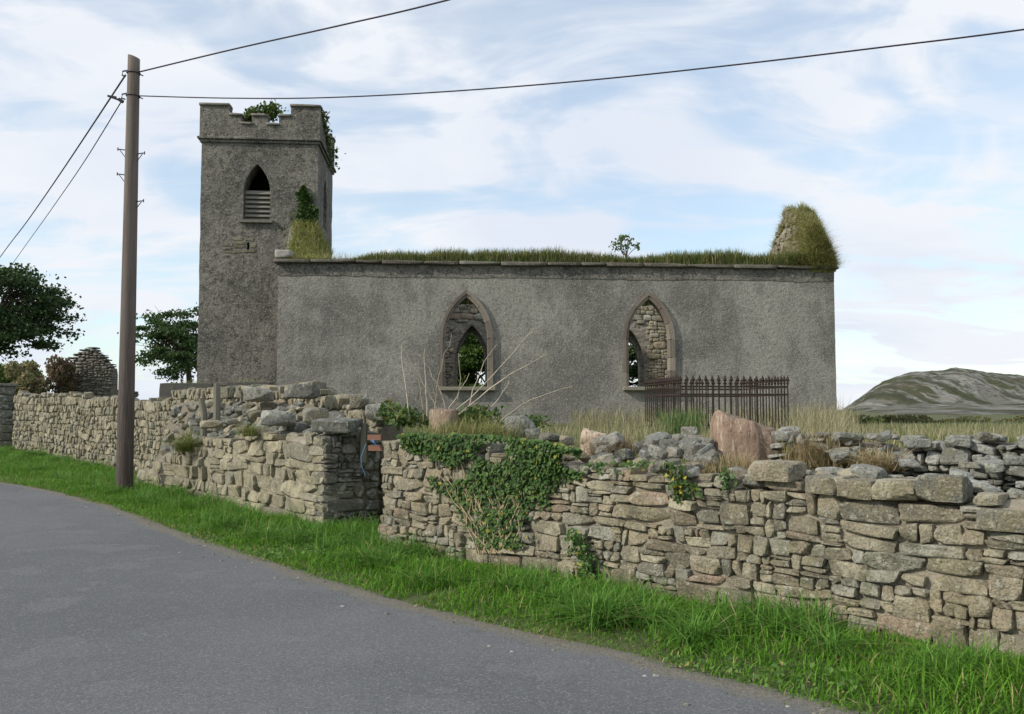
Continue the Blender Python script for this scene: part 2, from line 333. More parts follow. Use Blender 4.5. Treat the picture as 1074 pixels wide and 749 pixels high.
def stone_face(geo, line, base, top, side, rng, wmax=.5, hmax=.22, amin=.010, psplit=.55, depth=.26, gap=.007, prot=.018, tall=False, n=6, palette='warm', rot=.03, k=7., warp=.05, gapjit=.4, rowh=(.20, .42), secw=(.28, .85)):
    """stones laid along the polyline; side=+1/-1 chooses which side is the face; base/top are functions of arc length"""
    line = np.asarray(line, float); seg = np.r_[0, np.cumsum(np.linalg.norm(np.diff(line, axis=0), axis=1))]; L = seg[-1]
    q = np.linspace(0, L, 200); Xs, Ys = np.interp(q, seg, line[:, 0]), np.interp(q, seg, line[:, 1])
    tx, ty = np.gradient(Xs), np.gradient(Ys)
    for _ in range(8): tx = np.convolve(np.pad(tx, 3, 'edge'), np.ones(7)/7, 'valid'); ty = np.convolve(np.pad(ty, 3, 'edge'), np.ones(7)/7, 'valid')
    ln = np.hypot(tx, ty); nxs, nys = -ty/ln*side, tx/ln*side
    H = max(top(x) for x in q)+.1
    for (a, b, c, d) in partition(rng, L, H, wmax, hmax, amin, psplit, tall, rowh, secw):
        sc, zc = (a+b)/2, (c+d)/2
        if zc+.25*(d-c) > top(min(max(sc, 0), L)): continue
        w, h = b-a, d-c
        V, Fc = unit_stone(rng, n, k, 6, .045)
        cj = rng.uniform(-1, 1, (2, 4))*np.array([[min(.03, w*.12)], [min(.02, h*.13)]])
        u, v = V[:, 0], V[:, 2]
        wt = np.stack([(1-u)*(1-v), (1+u)*(1-v), (1+u)*(1+v), (1-u)*(1+v)])/4
        du = cj[0]@wt; dv = cj[1]@wt
        g = gap*(1+gapjit*rng.uniform(-1, 1))
        x_ = u*(w/2-g)+du; z_ = v*(h/2-g)+dv
        an = rng.normal()*rot; x_, z_ = x_*math.cos(an)-z_*math.sin(an), x_*math.sin(an)+z_*math.cos(an)
        s_ = sc+x_; zz = zc+z_
        Q = np.c_[s_, zz, np.zeros(len(s_))]
        s2 = s_+warp*.7*wob(Q+3, 1.9, 2); zz = zz+warp*wob(Q+9, 1.5, 2)
        out = V[:, 1]*depth/2*-1 - depth/2 + rng.uniform(-1, 1)*prot + rng.normal()*.06*u*w + rng.normal()*.08*v*h
        px_, py_ = np.interp(s2, q, Xs)+np.interp(s2, q, nxs)*out, np.interp(s2, q, Ys)+np.interp(s2, q, nys)*out
        over = s2-np.clip(s2, 0, L)
        tl = 199 if over.mean() > 0 else 0
        px_ += over*tx[tl]/ln[tl]; py_ += over*ty[tl]/ln[tl]
        bz = base(sc)
        geo.add(np.c_[px_, py_, bz+zz], Fc, stone_col(rng, palette))
def stone_col(rng, palette):
    if palette == 'warm':
        b = [(.32, .285, .195), (.29, .265, .185), (.37, .335, .235), (.25, .235, .175), (.31, .265, .185), (.24, .235, .19), (.34, .315, .235)][rng.integers(7)]
    elif palette == 'mixed':
        b = [(.31, .27, .19), (.35, .31, .215), (.26, .235, .17), (.27, .26, .21), (.30, .25, .175), (.37, .335, .24), (.22, .205, .16), (.32, .28, .20), (.36, .35, .29), (.29, .22, .16)][rng.integers(10)]
    elif palette == 'pale':
        b = [(.35, .315, .215), (.32, .29, .20), (.38, .345, .24), (.29, .265, .19), (.28, .26, .195), (.36, .32, .22)][rng.integers(6)]
    elif palette == 'dark':
        b = [(.17, .16, .135), (.13, .125, .11), (.20, .185, .15), (.22, .20, .16)][rng.integers(4)]
    elif palette == 'lightgrey':
        b = [(.32, .32, .285), (.27, .275, .24), (.38, .375, .34), (.24, .24, .21), (.30, .285, .23)][rng.integers(5)]
    else:
        b = [(.22, .22, .19), (.18, .185, .16), (.27, .265, .23), (.15, .15, .13), (.21, .20, .16), (.25, .22, .165)][rng.integers(6)]
    return np.array(b)*rng.uniform(.72, 1.22)
def core(line, base, top, side, inset, thick, material, parent, name='mortar_core', st=.15):
    L = resample(np.asarray(line, float), st); L = np.vstack([L, line[-1]]); T = np.gradient(L, axis=0); T /= np.linalg.norm(T, axis=1)[:, None]
    N = np.c_[-T[:, 1], T[:, 0]]*side; s = np.r_[0, np.cumsum(np.linalg.norm(np.diff(L, axis=0), axis=1))]
    rows = []; zt = np.array([base(x)+top(x) for x in s]); zb = np.array([base(x) for x in s])
    prof = [(inset, 0)]+[(inset, f) for f in np.linspace(.1, .92, 10)]+[(inset+.06, .97), (inset+thick*.35, 1.0), (inset+thick*.7, .99), (thick-.05, .93), (thick, 0)]
    for (o, f) in prof:
        z = zb-.35+(zt-.06-zb+.35)*f; Q = np.c_[L, z]
        rows.append(np.c_[L-N*(o+.012*wob(Q, 6, 3))[:, None], z+.03*wob(Q+5, 4, 3)*f])
    V = np.stack(rows, 1); n, m = V.shape[:2]
    i, j = np.meshgrid(np.arange(n-1), np.arange(m-1), indexing='ij'); i = i.ravel(); j = j.ravel()
    g = Geo().add(V.reshape(-1, 3), [np.c_[i*m+j, (i+1)*m+j, (i+1)*m+j+1, i*m+j+1], np.array([list(range(m)), [(n-1)*m+x for x in range(m)][::-1]])])
    return g.build(name, material, parent, smooth=False, fixn=True)
def lin(xs, ys): return lambda s: float(np.interp(s, xs, ys))
def zjit(f, amp, sc, ph=0): return lambda s: f(s)+amp*(math.sin(s*sc+ph)+.6*math.sin(s*sc*2.3+ph*2)+.4*math.sin(s*sc*5.1))
# right-hand wall C : arc length runs from the gate to the right
Cl = CF[::-1]; rg = np.random.default_rng(3)
Ctop = zjit(lin([0, 1.4, 2.9, 4.6, 5.7, 6.66, 8, 12], [1.30, 1.24, 1.13, 1.06, 1.10, 1.02, .98, .96]), .018, 5.1)
wc = tag(empty('stone_wall', (0, 0, 0)), 'long roadside stone wall right of the gate gap, tan coursed blocks half under ivy', 'stone wall')
g = Geo(); stone_face(g, Cl, lambda s: 0, Ctop, -1, rg, wmax=.46, hmax=.19, amin=.011, psplit=.50, rowh=(.17, .36), n=8, palette='mixed', gap=.0032, k=9., warp=.035)
g.build('stonework', M['stone'], wc, smooth='sharp')
core(Cl, lambda s: 0, Ctop, -1, .058, .5, M['limemortar'], wc)
# end face at the gate
g = Geo(); stone_face(g, [(-1.51, 10.3), (-1.14, 10.72)], lambda s: 0, lambda s: 1.28, 1, rg, wmax=.35, palette='mixed', n=4); g.build('end_stonework', M['stone'], wc, smooth='sharp')
# low wall B with the pier
wb = tag(empty('stone_wall', (0, 0, 0)), 'low broken stone wall ending in a square pier left of the gate gap, pale squared blocks', 'stone wall')
Btop = zjit(lin([0, .8, 2.5, 5.0, 6.2, 7.3, 8.53], [1.34, 1.26, 1.22, 1.08, .86, .62, .30]), .03, 3.3)
g = Geo(); stone_face(g, BF, lambda s: .0, Btop, 1, rg, wmax=.78, hmax=.25, amin=.028, psplit=.40, rowh=(.17, .34), secw=(.35, .95), n=8, palette='pale', gap=.005, k=9., warp=.035)
g.build('stonework', M['stone'], wb, smooth='sharp')
core(BF+np.array([[-.62*.12, .78*.12], [0, 0]]), lambda s: .0, Btop, 1, .05, .6, M['limemortar'], wb)
PE = [(-2.50, 11.89), (-2.50+.78*.85, 11.89+.62*.85)]
g = Geo(); stone_face(g, PE, lambda s: .0, lambda s: 1.36, -1, rg, wmax=.6, hmax=.24, n=8, palette='dark', gap=.005, k=9., warp=.03)
g.build('pier_face', M['greystone'], wb, smooth='sharp')
core([(PE[0][0]+.09, PE[0][1]+.07), PE[1]], lambda s: .0, lambda s: 1.36, -1, .05, .45, M['mortar'], wb, 'pier_core')
# long left wall A
wa = tag(empty('stone_wall', (0, 0, 0)), 'long tall roadside wall of tightly packed upright stones behind the utility pole', 'stone wall')
sA = np.r_[0, np.cumsum(np.linalg.norm(np.diff(AF, axis=0), axis=1))]
def A_of_Y(y): return np.interp(y, AF[:, 1], sA)
Abase_z = lambda s: float(ground_z([[np.interp(s, sA, AF[:, 0])-.4, np.interp(s, sA, AF[:, 1])-.4]])[0])-.1
Atz = lin([A_of_Y(y) for y in (13.2, 14, 14.9, 17, 19.9, 21, 22.6, 26, 31)], [1.50, 1.72, 2.02, 2.06, 2.12, 1.98, 1.88, 2.05, 2.22])
_at = zjit(Atz, .035, 2.9)
Atop = lambda s: _at(s)-Abase_z(s)
g = Geo(); stone_face(g, AF, Abase_z, Atop, 1, rg, wmax=.30, hmax=.30, amin=.022, psplit=.55, n=6, palette='warm', gap=.006, tall=True, rot=.22, k=5., warp=.07, prot=.03)
g.build('stonework', M['stone'], wa, smooth='sharp')
core(AF, Abase_z, Atop, 1, .07, .5, M['mortar'], wa)
# square end pier on the far left and the wall beyond it
gp = tag(empty('gate_pier', (-17.9, 31.35, 0)), 'square dressed grey stone pier ending the long wall at far left', 'gate pier')
g = Geo(); rr = np.random.default_rng(5)
z = .2
while z < 2.35:
    h = rr.uniform(.22, .34); V, Fc = unit_stone(rr, 6, 14, 2, .015); g.add(V*np.array([.26, .26, h/2-.006])+np.array([0, 0, z+h/2]), Fc, stone_col(rr, 'grey')*.85); z += h
o = g.build('pier_blocks', M['greystone'], gp, smooth=True); o.rotation_euler.z = rad(45)
g = Geo(); V, Fc = unit_stone(rr, 6, 14, 2, .015); g.add(V*np.array([.32, .32, .05])+np.array([0, 0, z+.045]), Fc, (.24, .24, .21)); o = g.build('cap_stone', M['greystone'], gp, smooth=True); o.rotation_euler.z = rad(45)
wf = tag(empty('stone_wall', (0, 0, 0)), 'far stretch of roadside wall beyond the square pier at the left edge', 'stone wall')
FL = [(-18.3, 31.9), (-26, 39)]
g = Geo(); stone_face(g, FL, lambda s: .15, lambda s: 1.95, 1, rg, wmax=.34, hmax=.3, tall=True, n=4, palette='warm', rot=.15); g.build('stonework', M['stone'], wf, smooth=True)
core(FL, lambda s: .15, lambda s: 1.9, 1, .07, .5, M['mortar'], wf)
# inner dry-stone wall D behind the right wall
wd = tag(empty('dry_stone_wall', (0, 0, 0)), 'low wall of loose grey lichened stones behind the right end of the roadside wall', 'dry stone wall')
DL = [(2.35, 8.13), (2.55, 7.95), (3.35, 7.3), (4.9, 5.9), (8, 3)]
Dt = zjit(lin([0, 8], [.50, .50]), .03, 4.2)
g = Geo(); stone_face(g, DL, lambda s: .88, Dt, -1, rg, wmax=.26, hmax=.14, amin=.006, psplit=.5, depth=.24, n=6, palette='lightgrey', gap=.006, rot=.14, k=4., warp=.05, prot=.05)
g.build('stonework', M['greystone'], wd, smooth='sharp'); core(DL, lambda s: .88, Dt, -1, .12, .45, M['mortar'], wd)
# bank between B and A
def bankpos(t, u):
    b = BF[0]+(BF[1]-BF[0])*t+np.array([.78, .62])*.25; a = np.array([-2.0, 13.2])+np.array([-5.28, 6.7])*t*1.12
    zb = Btop(t*8.53)-.06; za = Atz(t*9.55)-.30
    return np.array([*(b+(a-b)*u), max(zb, .2)+(max(za, .3)-max(zb, .2))*u**1.2])
n, m = 40, 8; V = np.array([bankpos(t, u) for t in np.linspace(.0, 1, n) for u in np.linspace(0, 1, m)]); V[:, 2] += .03*wob(V, 3, 3)-.03
i, j = np.meshgrid(np.arange(n-1), np.arange(m-1), indexing='ij'); i = i.ravel(); j = j.ravel()
bank = Geo().add(V, np.c_[i*m+j, i*m+j+1, (i+1)*m+j+1, (i+1)*m+j]).build('earth_bank', M['mortar'], smooth=True); tag(bank, kind='structure')
def loose(loc, size, rz, label, rng, pal='grey', group=None, tilt=.25, n=6, k=4.5, name='loose_stone'):
    V, Fc = unit_stone(rng, n, k, 9, .05, .88, 1.25)
    o = Geo().add(V*np.array(size)/2, Fc, stone_col(rng, pal)).build(name, M['greystone'] if 'grey' in pal or pal == 'dark' else M['stone'], smooth='sharp')
    o.location = loc; o.rotation_euler = (rng.normal()*tilt, rng.normal()*tilt, rz); tag(o, label, 'stone', group); return o
rs = np.random.default_rng(21)
for q in range(170):
    t, u = rs.uniform(.0, .97), rs.uniform(0, .95); s = rs.uniform(.12, .30)*(1.1 if q < 40 else .8); p = bankpos(t, u)
    loose(p+np.array([0, 0, s*.08]), (s*1.25, s*.9, s*rs.uniform(.5, .8)), rs.uniform(0, 6), 'loose stone tumbled on the bank between the low pier wall and the wall behind', rs, ['grey', 'grey', 'warm'][rs.integers(3)], 'stones tumbled on the bank behind the pier wall')
for (px, py, Yd, w, h, lab, pal) in [
    (317, 411, 14.2, .52, .22, 'big flat topped grey block crowning the wall, against the church corner', 'grey'),
    (272, 414, 15.6, .46, .24, 'large grey slanted boulder above the low wall, left of the big block', 'grey'),
    (354, 446, 12.1, .58, .17, 'pale grey slab capping the pier beside the gate gap', 'grey'),
    (331, 437, 12.8, .36, .26, 'orange tinted rounded stone on the rubble beside the pier', 'warm'),
    (222, 445, 15.1, .36, .13, 'tilted slab with a reddish face at the left of the rubble', 'warm'),
    (292, 439, 13.4, .52, .22, 'wide grey block lying on the rubble above the low wall', 'grey'),
    (377, 421, 13.2, .28, .22, 'rounded grey stone at the right end of the back wall top', 'grey'),
    (397, 432, 13.2, .34, .24, 'grey boulder beside the bramble at the end of the back wall', 'grey'),
    (545, 448, 11.0, .36, .28, 'smooth rounded blue grey boulder behind the ivy', 'grey'),
    (559, 455, 10.6, .16, .12, 'small pale stone right of the smooth boulder', 'grey'),
    (577, 459, 10.2, .22, .10, 'small flat pale stone left of the broken stump', 'grey'),
    (594, 462, 10.0, .15, .10, 'tiny pale stone touching the broken stump', 'grey'),
    (723, 455, 9.5, .17, .15, 'small pale cube shaped stone left of the big stump', 'grey'),
    (665, 490, 8.7, .16, .13, 'small round grey stone on the wall top below the loose stones', 'grey'),
    (686, 491, 8.5, .11, .15, 'small upright bluish stone on the wall top', 'grey'),
    (827, 455, 8.9, .22, .14, 'pale stone wedged right of the big stump', 'grey')]:
    k_ = 3.2 if 'round' in lab else 6
    loose(at(px, py, Yd), (w, w*.8, h), rs.uniform(-.4, .4), lab, rs, pal, None, .06, 8, k_)
for q in range(34):   # row of loose stones behind the right wall
    px = rs.uniform(625, 745); py = rs.uniform(459, 484); Yd = 9.3-(px-625)/120*.7-(py-459)*.01; s = rs.uniform(.10, .24)
    loose(at(px, py, Yd), (s*1.2, s, s*.65), rs.uniform(0, 6), 'loose lichened stone heaped on the wall between the two stumps', rs, ['grey', 'grey', 'dark'][rs.integers(3)], 'stones heaped between the stumps')
for q in range(95):   # tumbled over the inner wall
    s_ = rs.uniform(0, 4.6); x = np.interp(s_, [0, 1.03, 3.1, 7], [2.55, 3.35, 4.9, 8]); y = np.interp(s_, [0, 1.03, 3.1, 7], [7.95, 7.3, 5.9, 3]); k_ = rs.uniform(-.95, .3); s = rs.uniform(.09, .19)
    zt = .88+Dt(s_)-.03 if k_ > -.04 else float(np.interp(k_, [-.95, -.04], [.99, 1.26]))+rs.uniform(-.02, .05)
    loose((x+.66*k_, y+.74*k_, zt), (s*1.3, s, s*.46), rs.uniform(0, 6), 'pale loose stone lying on the low dry stone wall at the right', rs, 'lightgrey', 'stones lying on the low dry stone wall', .12)
for q in range(40):   # small stuff along the top of C
    s_ = rs.uniform(1.6, 8); x = np.interp(s_, [0, 6.66, 11.75], [-1.51, 3.3, 7]); y = np.interp(s_, [0, 6.66, 11.75], [10.3, 5.7, 2.2]); k_ = rs.uniform(.15, .5); s = rs.uniform(.08, .2)
    loose((x+.69*k_, y+.72*k_, Ctop(s_)+rs.uniform(-.03, .02)), (s*1.3, s, s*.6), rs.uniform(0, 6), 'small loose stone on top of the right roadside wall', rs, ['mixed', 'grey'][rs.integers(2)], 'small stones on top of the right roadside wall')
# coping stones on C
for (px0, px1, py0, py1, lab, pal) in [(792, 838, 479, 502, 'squared brown coping block', 'mixed'), (858, 884, 496, 515, None, 'mixed'), (886, 920, 498, 520, None, 'mixed'), (922, 964, 498, 521, None, 'mixed'), (968, 1012, 493, 523, 'largest cube shaped grey coping block', 'grey'), (1032, 1082, 528, 553, 'long flat brown coping block', 'warm')]:
    pm = (px0+px1)/2; r = (pm-CX)/F; t = (r*10.3+1.51)/(4.81+4.6*r); Yd = 10.3-4.6*t+.10
    a, b = at(px0, py1, Yd), at(px1, py0, Yd); w = (b[0]-a[0])*1.05; h = (b[2]-a[2])*.9
    V, Fc = unit_stone(rs, 8, 9, 5, .03)
    o = Geo().add(V*np.array([w/2, .14, h/2]), Fc, stone_col(rs, pal)*.9).build('coping_stone', M['stone'], wc, smooth='sharp')
    o.location = ((a+b)/2)-np.array([0, 0, .025]); o.rotation_euler = (0, rs.normal()*.02, rad(-43.7)+rs.normal()*.05)
    if lab: o['label'] = lab
# thin brown slab beside the stump
loose(at(722, 466, 8.9), (.60, .34, .09), -.5, 'thin dark brown slab lying flat left of the big stump', rs, 'dark', None, .06)
# ---------------------------------------------------------------- the church
TH = rad(4.3); C0 = np.array([(290-CX)/F*25, 25., 1.15])
ch = tag(empty('ruined_church', C0, TH), 'roofless grey harled church with a battlemented west tower behind the roadside wall', 'church')
ex, ey = np.array([math.cos(TH), math.sin(TH)]), np.array([-math.sin(TH), math.cos(TH)])
def loc(px, py, c):
    """ray through a pixel meets the plane local y=c -> local x, z"""
    r = ray(px, py); k = (c-(np.array([0, 0])-C0[:2])@ey)/(r[:2]@ey); p = r[:2]*k-C0[:2]
    return p@ex, EYE+r[2]*k-C0[2]
def world(x, y, z): p = C0[:2]+ex*x+ey*y; return np.array([p[0], p[1], C0[2]+z])
def arch(cx, z0, zs, zt, hw, n=14, bottom=True):
    h = zt-zs; R = (hw*hw+h*h)/(2*hw); a1 = math.acos(max(-1, (R-hw)/R))
    l = [(cx-hw+R-R*math.cos(a1*i/n), zs+R*math.sin(a1*i/n)) for i in range(n+1)]
    r = [(2*cx-x, z) for x, z in l[::-1][1:]]
    return [(cx-hw, z0)]+l+r+[(cx+hw, z0)]
LN = loc(875, 300, 0)[0]; HN = loc(560, 279, 0)[1]; WN = 7.0; TW = .75
def win(px0, px1, py_top, py_bot, c):
    x0, x1 = loc(px0, 360, c)[0], loc(px1, 360, c)[0]; zt = loc((px0+px1)/2, py_top, c)[1]; z0 = loc((px0+px1)/2, py_bot, c)[1]
    return (x0+x1)/2, (x1-x0)/2, z0, zt
wins = [win(461.5, 517, 304.5, 406, 0), win(653.5, 707.5, 306.5, 406, 0)]
outer = [(0, -.8), (LN, -.8)]
for z in np.linspace(0, HN, 14): outer.append((LN+random.uniform(-.02, .02), z))
outer += [(0, HN)]
holes = [arch(cx, z0, z0+(zt-z0)*.50, zt, hw+.004) for cx, hw, z0, zt in wins]
nave = Geo().prism(outer, holes, 0, TW).build('nave_wall', M['harl'], ch, fixn=True)
# crack / band where the upper coat ends: a slightly proud strip of render below the eaves
zb = loc(560, 292, 0)[1]
band = [(0.01, zb)]
for x in np.linspace(.3, LN-.3, 60): band.append((x, zb+.012*math.sin(x*1.1)+random.uniform(-.018, .018)))
band += [(LN-.01, zb), (LN-.01, HN-.01), (.01, HN-.01)]
Geo().prism(band, [], -.016, .02).build('render_band', M['harldark'], ch, fixn=True)
sc = [(.20, .165, .135), (.17, .145, .12), (.235, .205, .17), (.155, .13, .11)]
for w_i, (cx, hw, z0, zt) in enumerate(wins):
    fo = arch(cx, z0, z0+(zt-z0)*.50, zt, hw, 12); fi = arch(cx, z0, z0+(zt-z0)*.50, zt-.21, hw-.155, 12)
    g = Geo(); blocks = [0, 1, 3, 5, 8, 11, 13, 15, 18, 21, 23, 25, 26]; fo2 = []; n_ = len(fo)
    # jamb blocks
    pts_o = [(fo[0][0], fo[0][1]+(fo[1][1]-fo[0][1])*k) for k in (0, .30, .58)]+fo[1:-1]+[(fo[-1][0], fo[-1][1]+(fo[-2][1]-fo[-1][1])*k) for k in (.62, .34, 0)]
    pts_i = [(fi[0][0], fi[0][1]+(fi[1][1]-fi[0][1])*k) for k in (0, .30, .58)]+fi[1:-1]+[(fi[-1][0], fi[-1][1]+(fi[-2][1]-fi[-1][1])*k) for k in (.62, .34, 0)]
    cuts = [0, 1, 2, 3, 7, 11, 15, 19, 23, 27, 28, 29, 30]; cuts = [c for c in cuts if c < len(pts_o)]
    for a, b in zip(cuts[:-1], cuts[1:]):
        O, I = pts_o[a:b+1], pts_i[a:b+1]; poly = O+I[::-1]; c = np.mean(poly, axis=0)
        poly = [tuple(c+(np.array(p)-c)*.965) for p in poly]
        cl = np.array(sc[random.randrange(4)])*random.uniform(.85, 1.1)
        g.prism(poly, [], -.05+random.uniform(-.008, .008), .30, cl)
        mid = [((o_[0]+i_[0])/2, (o_[1]+i_[1])/2) for o_, i_ in zip(O, I)]
        g.prism(O+mid[::-1], [], -.085, -.04, cl*.95)
    fr = g.build('window_frame', M['sandstone'], ch, fixn=True)
    g = Geo(); g.box((cx+.02, -.02, z0-.05), (2*hw+.10, .34, .11), 0, (.22, .21, .16)); o = g.build('sill', M['sandstone'], fr); b = o.modifiers.new('bevel', 'BEVEL'); b.width = .015
# far wall, gables
HB = HN-.42
fw = [win(477, 513, 341, 409, WN-TW), win(638, 677, 343, 409, WN-TW)]
outer = [(0, -.8), (LN, -.8), (LN, HB)]
for x in np.linspace(LN-.3, .3, 30): outer.append((x, HB+random.uniform(-.12, .1)))
outer += [(0, HB)]
holes = [arch(cx, z0, z0+(zt-z0)*.42, zt, hw) for cx, hw, z0, zt in fw]
Geo().prism(outer, holes, WN-TW, WN-.35).build('far_wall', M['inner'], ch, fixn=True)
holes = [arch(cx, z0+.02, z0+(zt-z0)*.42, zt-.2, hw*.82) for cx, hw, z0, zt in fw]
Geo().prism(outer, holes, WN-.347, WN).build('far_wall', M['inner'], ch, fixn=True)
# interior coursed facing on the far wall (real stones), seen through the windows
g = Geo(); rr = np.random.default_rng(9)
for (a, b, c, d) in partition(rr, LN-1.6, HB-.05, .55, .26, .03, .5):
    xc, zc = .8+(a+b)/2, (c+d)/2
    if any(abs(xc-cx) < hw+(b-a)/2+.02 and zc < zt+.05+(d-c)/2 for cx, hw, z0, zt in fw): continue
    V, Fc = unit_stone(rr, 4, 4, 5, .06); V = V*np.array([(b-a)/2+.004, .10, (d-c)/2+.002])+np.array([xc, WN-TW+.045+rr.uniform(-.015, .015), zc]); V[:, 2] += .06*wob(V, 1.5, 2); g.add(V, Fc, stone_col(rr, 'mixed')*1.25)
g.build('inner_facing', M['stone'], ch, smooth=True)
# east gable: profile along local y, measured on its inner face
def on_gable(px, py, x):
    r = ray(px, py); kx = (x+C0[:2]@ex)/(r[:2]@ex); p = r[:2]*kx-C0[:2]; return float(p@ey), float(EYE+r[2]*kx-C0[2])
gp_px = [(847, 230), (843, 226), (836, 222), (827, 224), (820, 231), (815, 243), (812, 257), (810, 268)]
prof = [on_gable(px, py, LN-TW) for px, py in gp_px]; prof = [p for p in prof if p[0] > .05]; prof = [(0.0, prof[0][1]-.12)]+prof
print('gable profile', prof)
ymax = prof[-1][0]; y_end = WN
def gable_top(x, y):
    h = np.interp(y, [p[0] for p in prof], [p[1] for p in prof])-HN
    t = np.interp(LN-x, [-.05, 0, .12, .30, .48, TW], [.0, .12, .42, .74, .95, 1.0])
    return HN+h*t*(1+.07*np.sin(y*5+x*4)+.06*np.sin(y*11+x*9))
def yz_prism(outer, x0, x1, name, material, parent):
    g = Geo().prism(outer, [], 0, 1); V = g.v[0].copy(); g.v[0] = np.c_[x0+V[:, 1]*(x1-x0), V[:, 0], V[:, 2]]
    return g.build(name, material, parent, fixn=True)
ymax = prof[-1][0]; y_end = WN
eg = [(.004, -.8), (.004, HN-.01), (ymax+.2, HN-.02), (y_end-.004, HB), (y_end-.004, -.8)]
yz_prism(eg, LN-TW, LN-.004, 'east_gable', M['inner'], ch)
gx_, gy_ = np.linspace(LN-TW+.01, LN-.01, 9), np.linspace(0.02, ymax, 40)
V = []
for y in gy_:
    V.append((LN-TW+.01, y, HN-.1)); V += [(x, y, gable_top(x, y)) for x in gx_]; V.append((LN-.01, y, HN-.1))
m = len(gx_)+2; V = np.array(V); V += .05*wob(V, 5, 3)[:, None]*np.array([0, .3, 1])
F_ = np.array([[a*m+b, a*m+b+1, (a+1)*m+b+1, (a+1)*m+b] for a in range(39) for b in range(m-1)])
Geo().add(V, [F_, np.array([list(range(m))]), np.array([[39*m+b for b in range(m)][::-1]])]).build('gable_remnant', M['inner'], ch, fixn=True)
g = Geo()
for _ in range(260):
    y = random.uniform(ymax*.25, ymax+.03); t_ = gable_top(LN-TW, y); z = random.uniform(HN, max(t_-.03, HN+.01)); w = random.uniform(.10, .24)
    V, Fc = unit_stone(rr, 4, 5, 4, .05); g.add(V*np.array([.07, w/2, w*.28])+np.array([LN-TW-.01, y, z]), Fc, stone_col(rr, 'mixed')*.95)
g.build('gable_stones', M['stone'], ch, smooth='sharp')
# west gable with a sloping stub up against the tower
TY = 2.05; TX1, zt = loc(333, 200, TY); TX0 = loc(208.5, 300, TY)[0]; TD = TX1-TX0
zg = loc(322, 240, 1.6)[1]
wg = [(.004, -.8), (.004, HN-.01), (.5, HN+.10), (1.1, HN+.55), (1.7, zg), (TY, zg+.2), (TY, -.8)]
yz_prism(wg, .004, TW, 'west_gable', M['inner'], ch)
yz_prism([(TY+.1, -.8), (TY+.1, HN), (WN-.004, HB), (WN-.004, -.8)], .004, TW-.1, 'west_gable', M['inner'], ch)
# eaves slabs
g = Geo(); x = -.12
while x < LN+.05:
    w = min(random.uniform(.7, 1.5), LN+.1-x); c = [(.11, .095, .075), (.13, .12, .10), (.09, .08, .065), (.17, .16, .13)][random.randrange(4)]
    V, Fc = unit_stone(rr, 6, 14, 3, .012); g.add(V*np.array([w/2-.008, .30, .042+random.uniform(0, .018)])+np.array([x+w/2, .13+random.uniform(-.03, .03), HN+.045+random.uniform(-.012, .018)]), Fc, c); x += w
g.build('eaves_slab', M['slab'], ch, smooth=True)
V, Fc = unit_stone(rr, 6, 12, 2, .02); x_, z_ = loc(297, 266.5, 0)
Geo().add(V*np.array([.23, .22, .115])+np.array([x_, .15, z_]), Fc, (.34, .33, .30)).build('corner_block', M['slab'], ch, smooth=True)
# tower
zS = loc(270, 150, TY)[1]; zTop = loc(225, 111, TY)[1]; zStep = loc(245, 121.5, TY)[1]; zLow = loc(256, 131, TY)[1]
zRight = loc(320, 112.5, TY)[1]
bx0, bx1, bt, bb = loc(255.5, 200, TY)[0], loc(283.5, 200, TY)[0], loc(269, 172, TY)[1], loc(269, 231, TY)[1]
bcx, bhw = (bx0+bx1)/2, (bx1-bx0)/2
def irregular(x0, x1, z0, z1, n=26, a=.012):
    l = [(x0, z0), (x1, z0)]+[(x1+random.uniform(-a, a), z0+(z1-z0)*i/n) for i in range(1, n)]+[(x1, z1), (x0, z1)]+[(x0+random.uniform(-a, a), z1-(z1-z0)*i/n) for i in range(1, n)]
    return l
sx_, sz_ = loc(260, 258, TY); SLOT = [(sx_-.04, sz_-.12), (sx_+.05, sz_-.10), (sx_+.04, sz_+.12), (sx_-.03, sz_+.10)]
tw = Geo().prism(irregular(TX0, TX1, -.8, zS+.02), [arch(bcx, bb, bb+(bt-bb)*.48, bt, bhw), SLOT], TY, TY+.6).build('tower_wall', M['harldark'], ch, fixn=True)
g = Geo()
for (dx_, dz_, w_, h_) in [(-.22, .10, .30, .10), (-.25, -.02, .34, .09), (-.60, .05, .30, .12), (-.62, -.08, .26, .08), (-.12, -.16, .34, .09), (-.48, -.19, .28, .09), (.05, .20, .26, .08), (.16, .02, .16, .14), (-.30, .20, .28, .08), (.12, -.16, .20, .07)]:
    V, Fc = unit_stone(rr, 4, 5, 4, .05); g.add(V*np.array([w_/2, .04, h_/2])+np.array([sx_+dx_, TY+.018, sz_+dz_]), Fc, stone_col(rr, 'mixed')*.55)
g.build('exposed_stones', M['stone'], tw, smooth='sharp')
g = Geo()
def yzp(g, outer, holes, x0, x1):
    h = Geo().prism(outer, holes, 0, 1); V = h.v[0]; h.v[0] = np.c_[x0+V[:, 1]*(x1-x0), V[:, 0], V[:, 2]]; g.add(h.v[0], h.f)
yzp(g, irregular(TY+.60, TY+TD-.60, -.8, zS+.02), [arch(TY+TD/2, bb+.1, bb+(bt-bb)*.5, bt, bhw)], TX1-.6, TX1-.004)
yzp(g, irregular(TY+.60, TY+TD-.60, -.8, zS+.02), [], TX0+.004, TX0+.6)
g.build('tower_side_wall', M['harldark'], tw, fixn=True)
Geo().prism(irregular(TX0, TX1, -.8, zS+.02), [], TY+TD-.6, TY+TD).build('tower_rear_wall', M['harldark'], tw, fixn=True)
Geo().box(((TX0+TX1)/2, TY+TD/2, zS-.1), (TD-.3, TD-.3, .2), 0).build('tower_roof', M['inner'], tw)
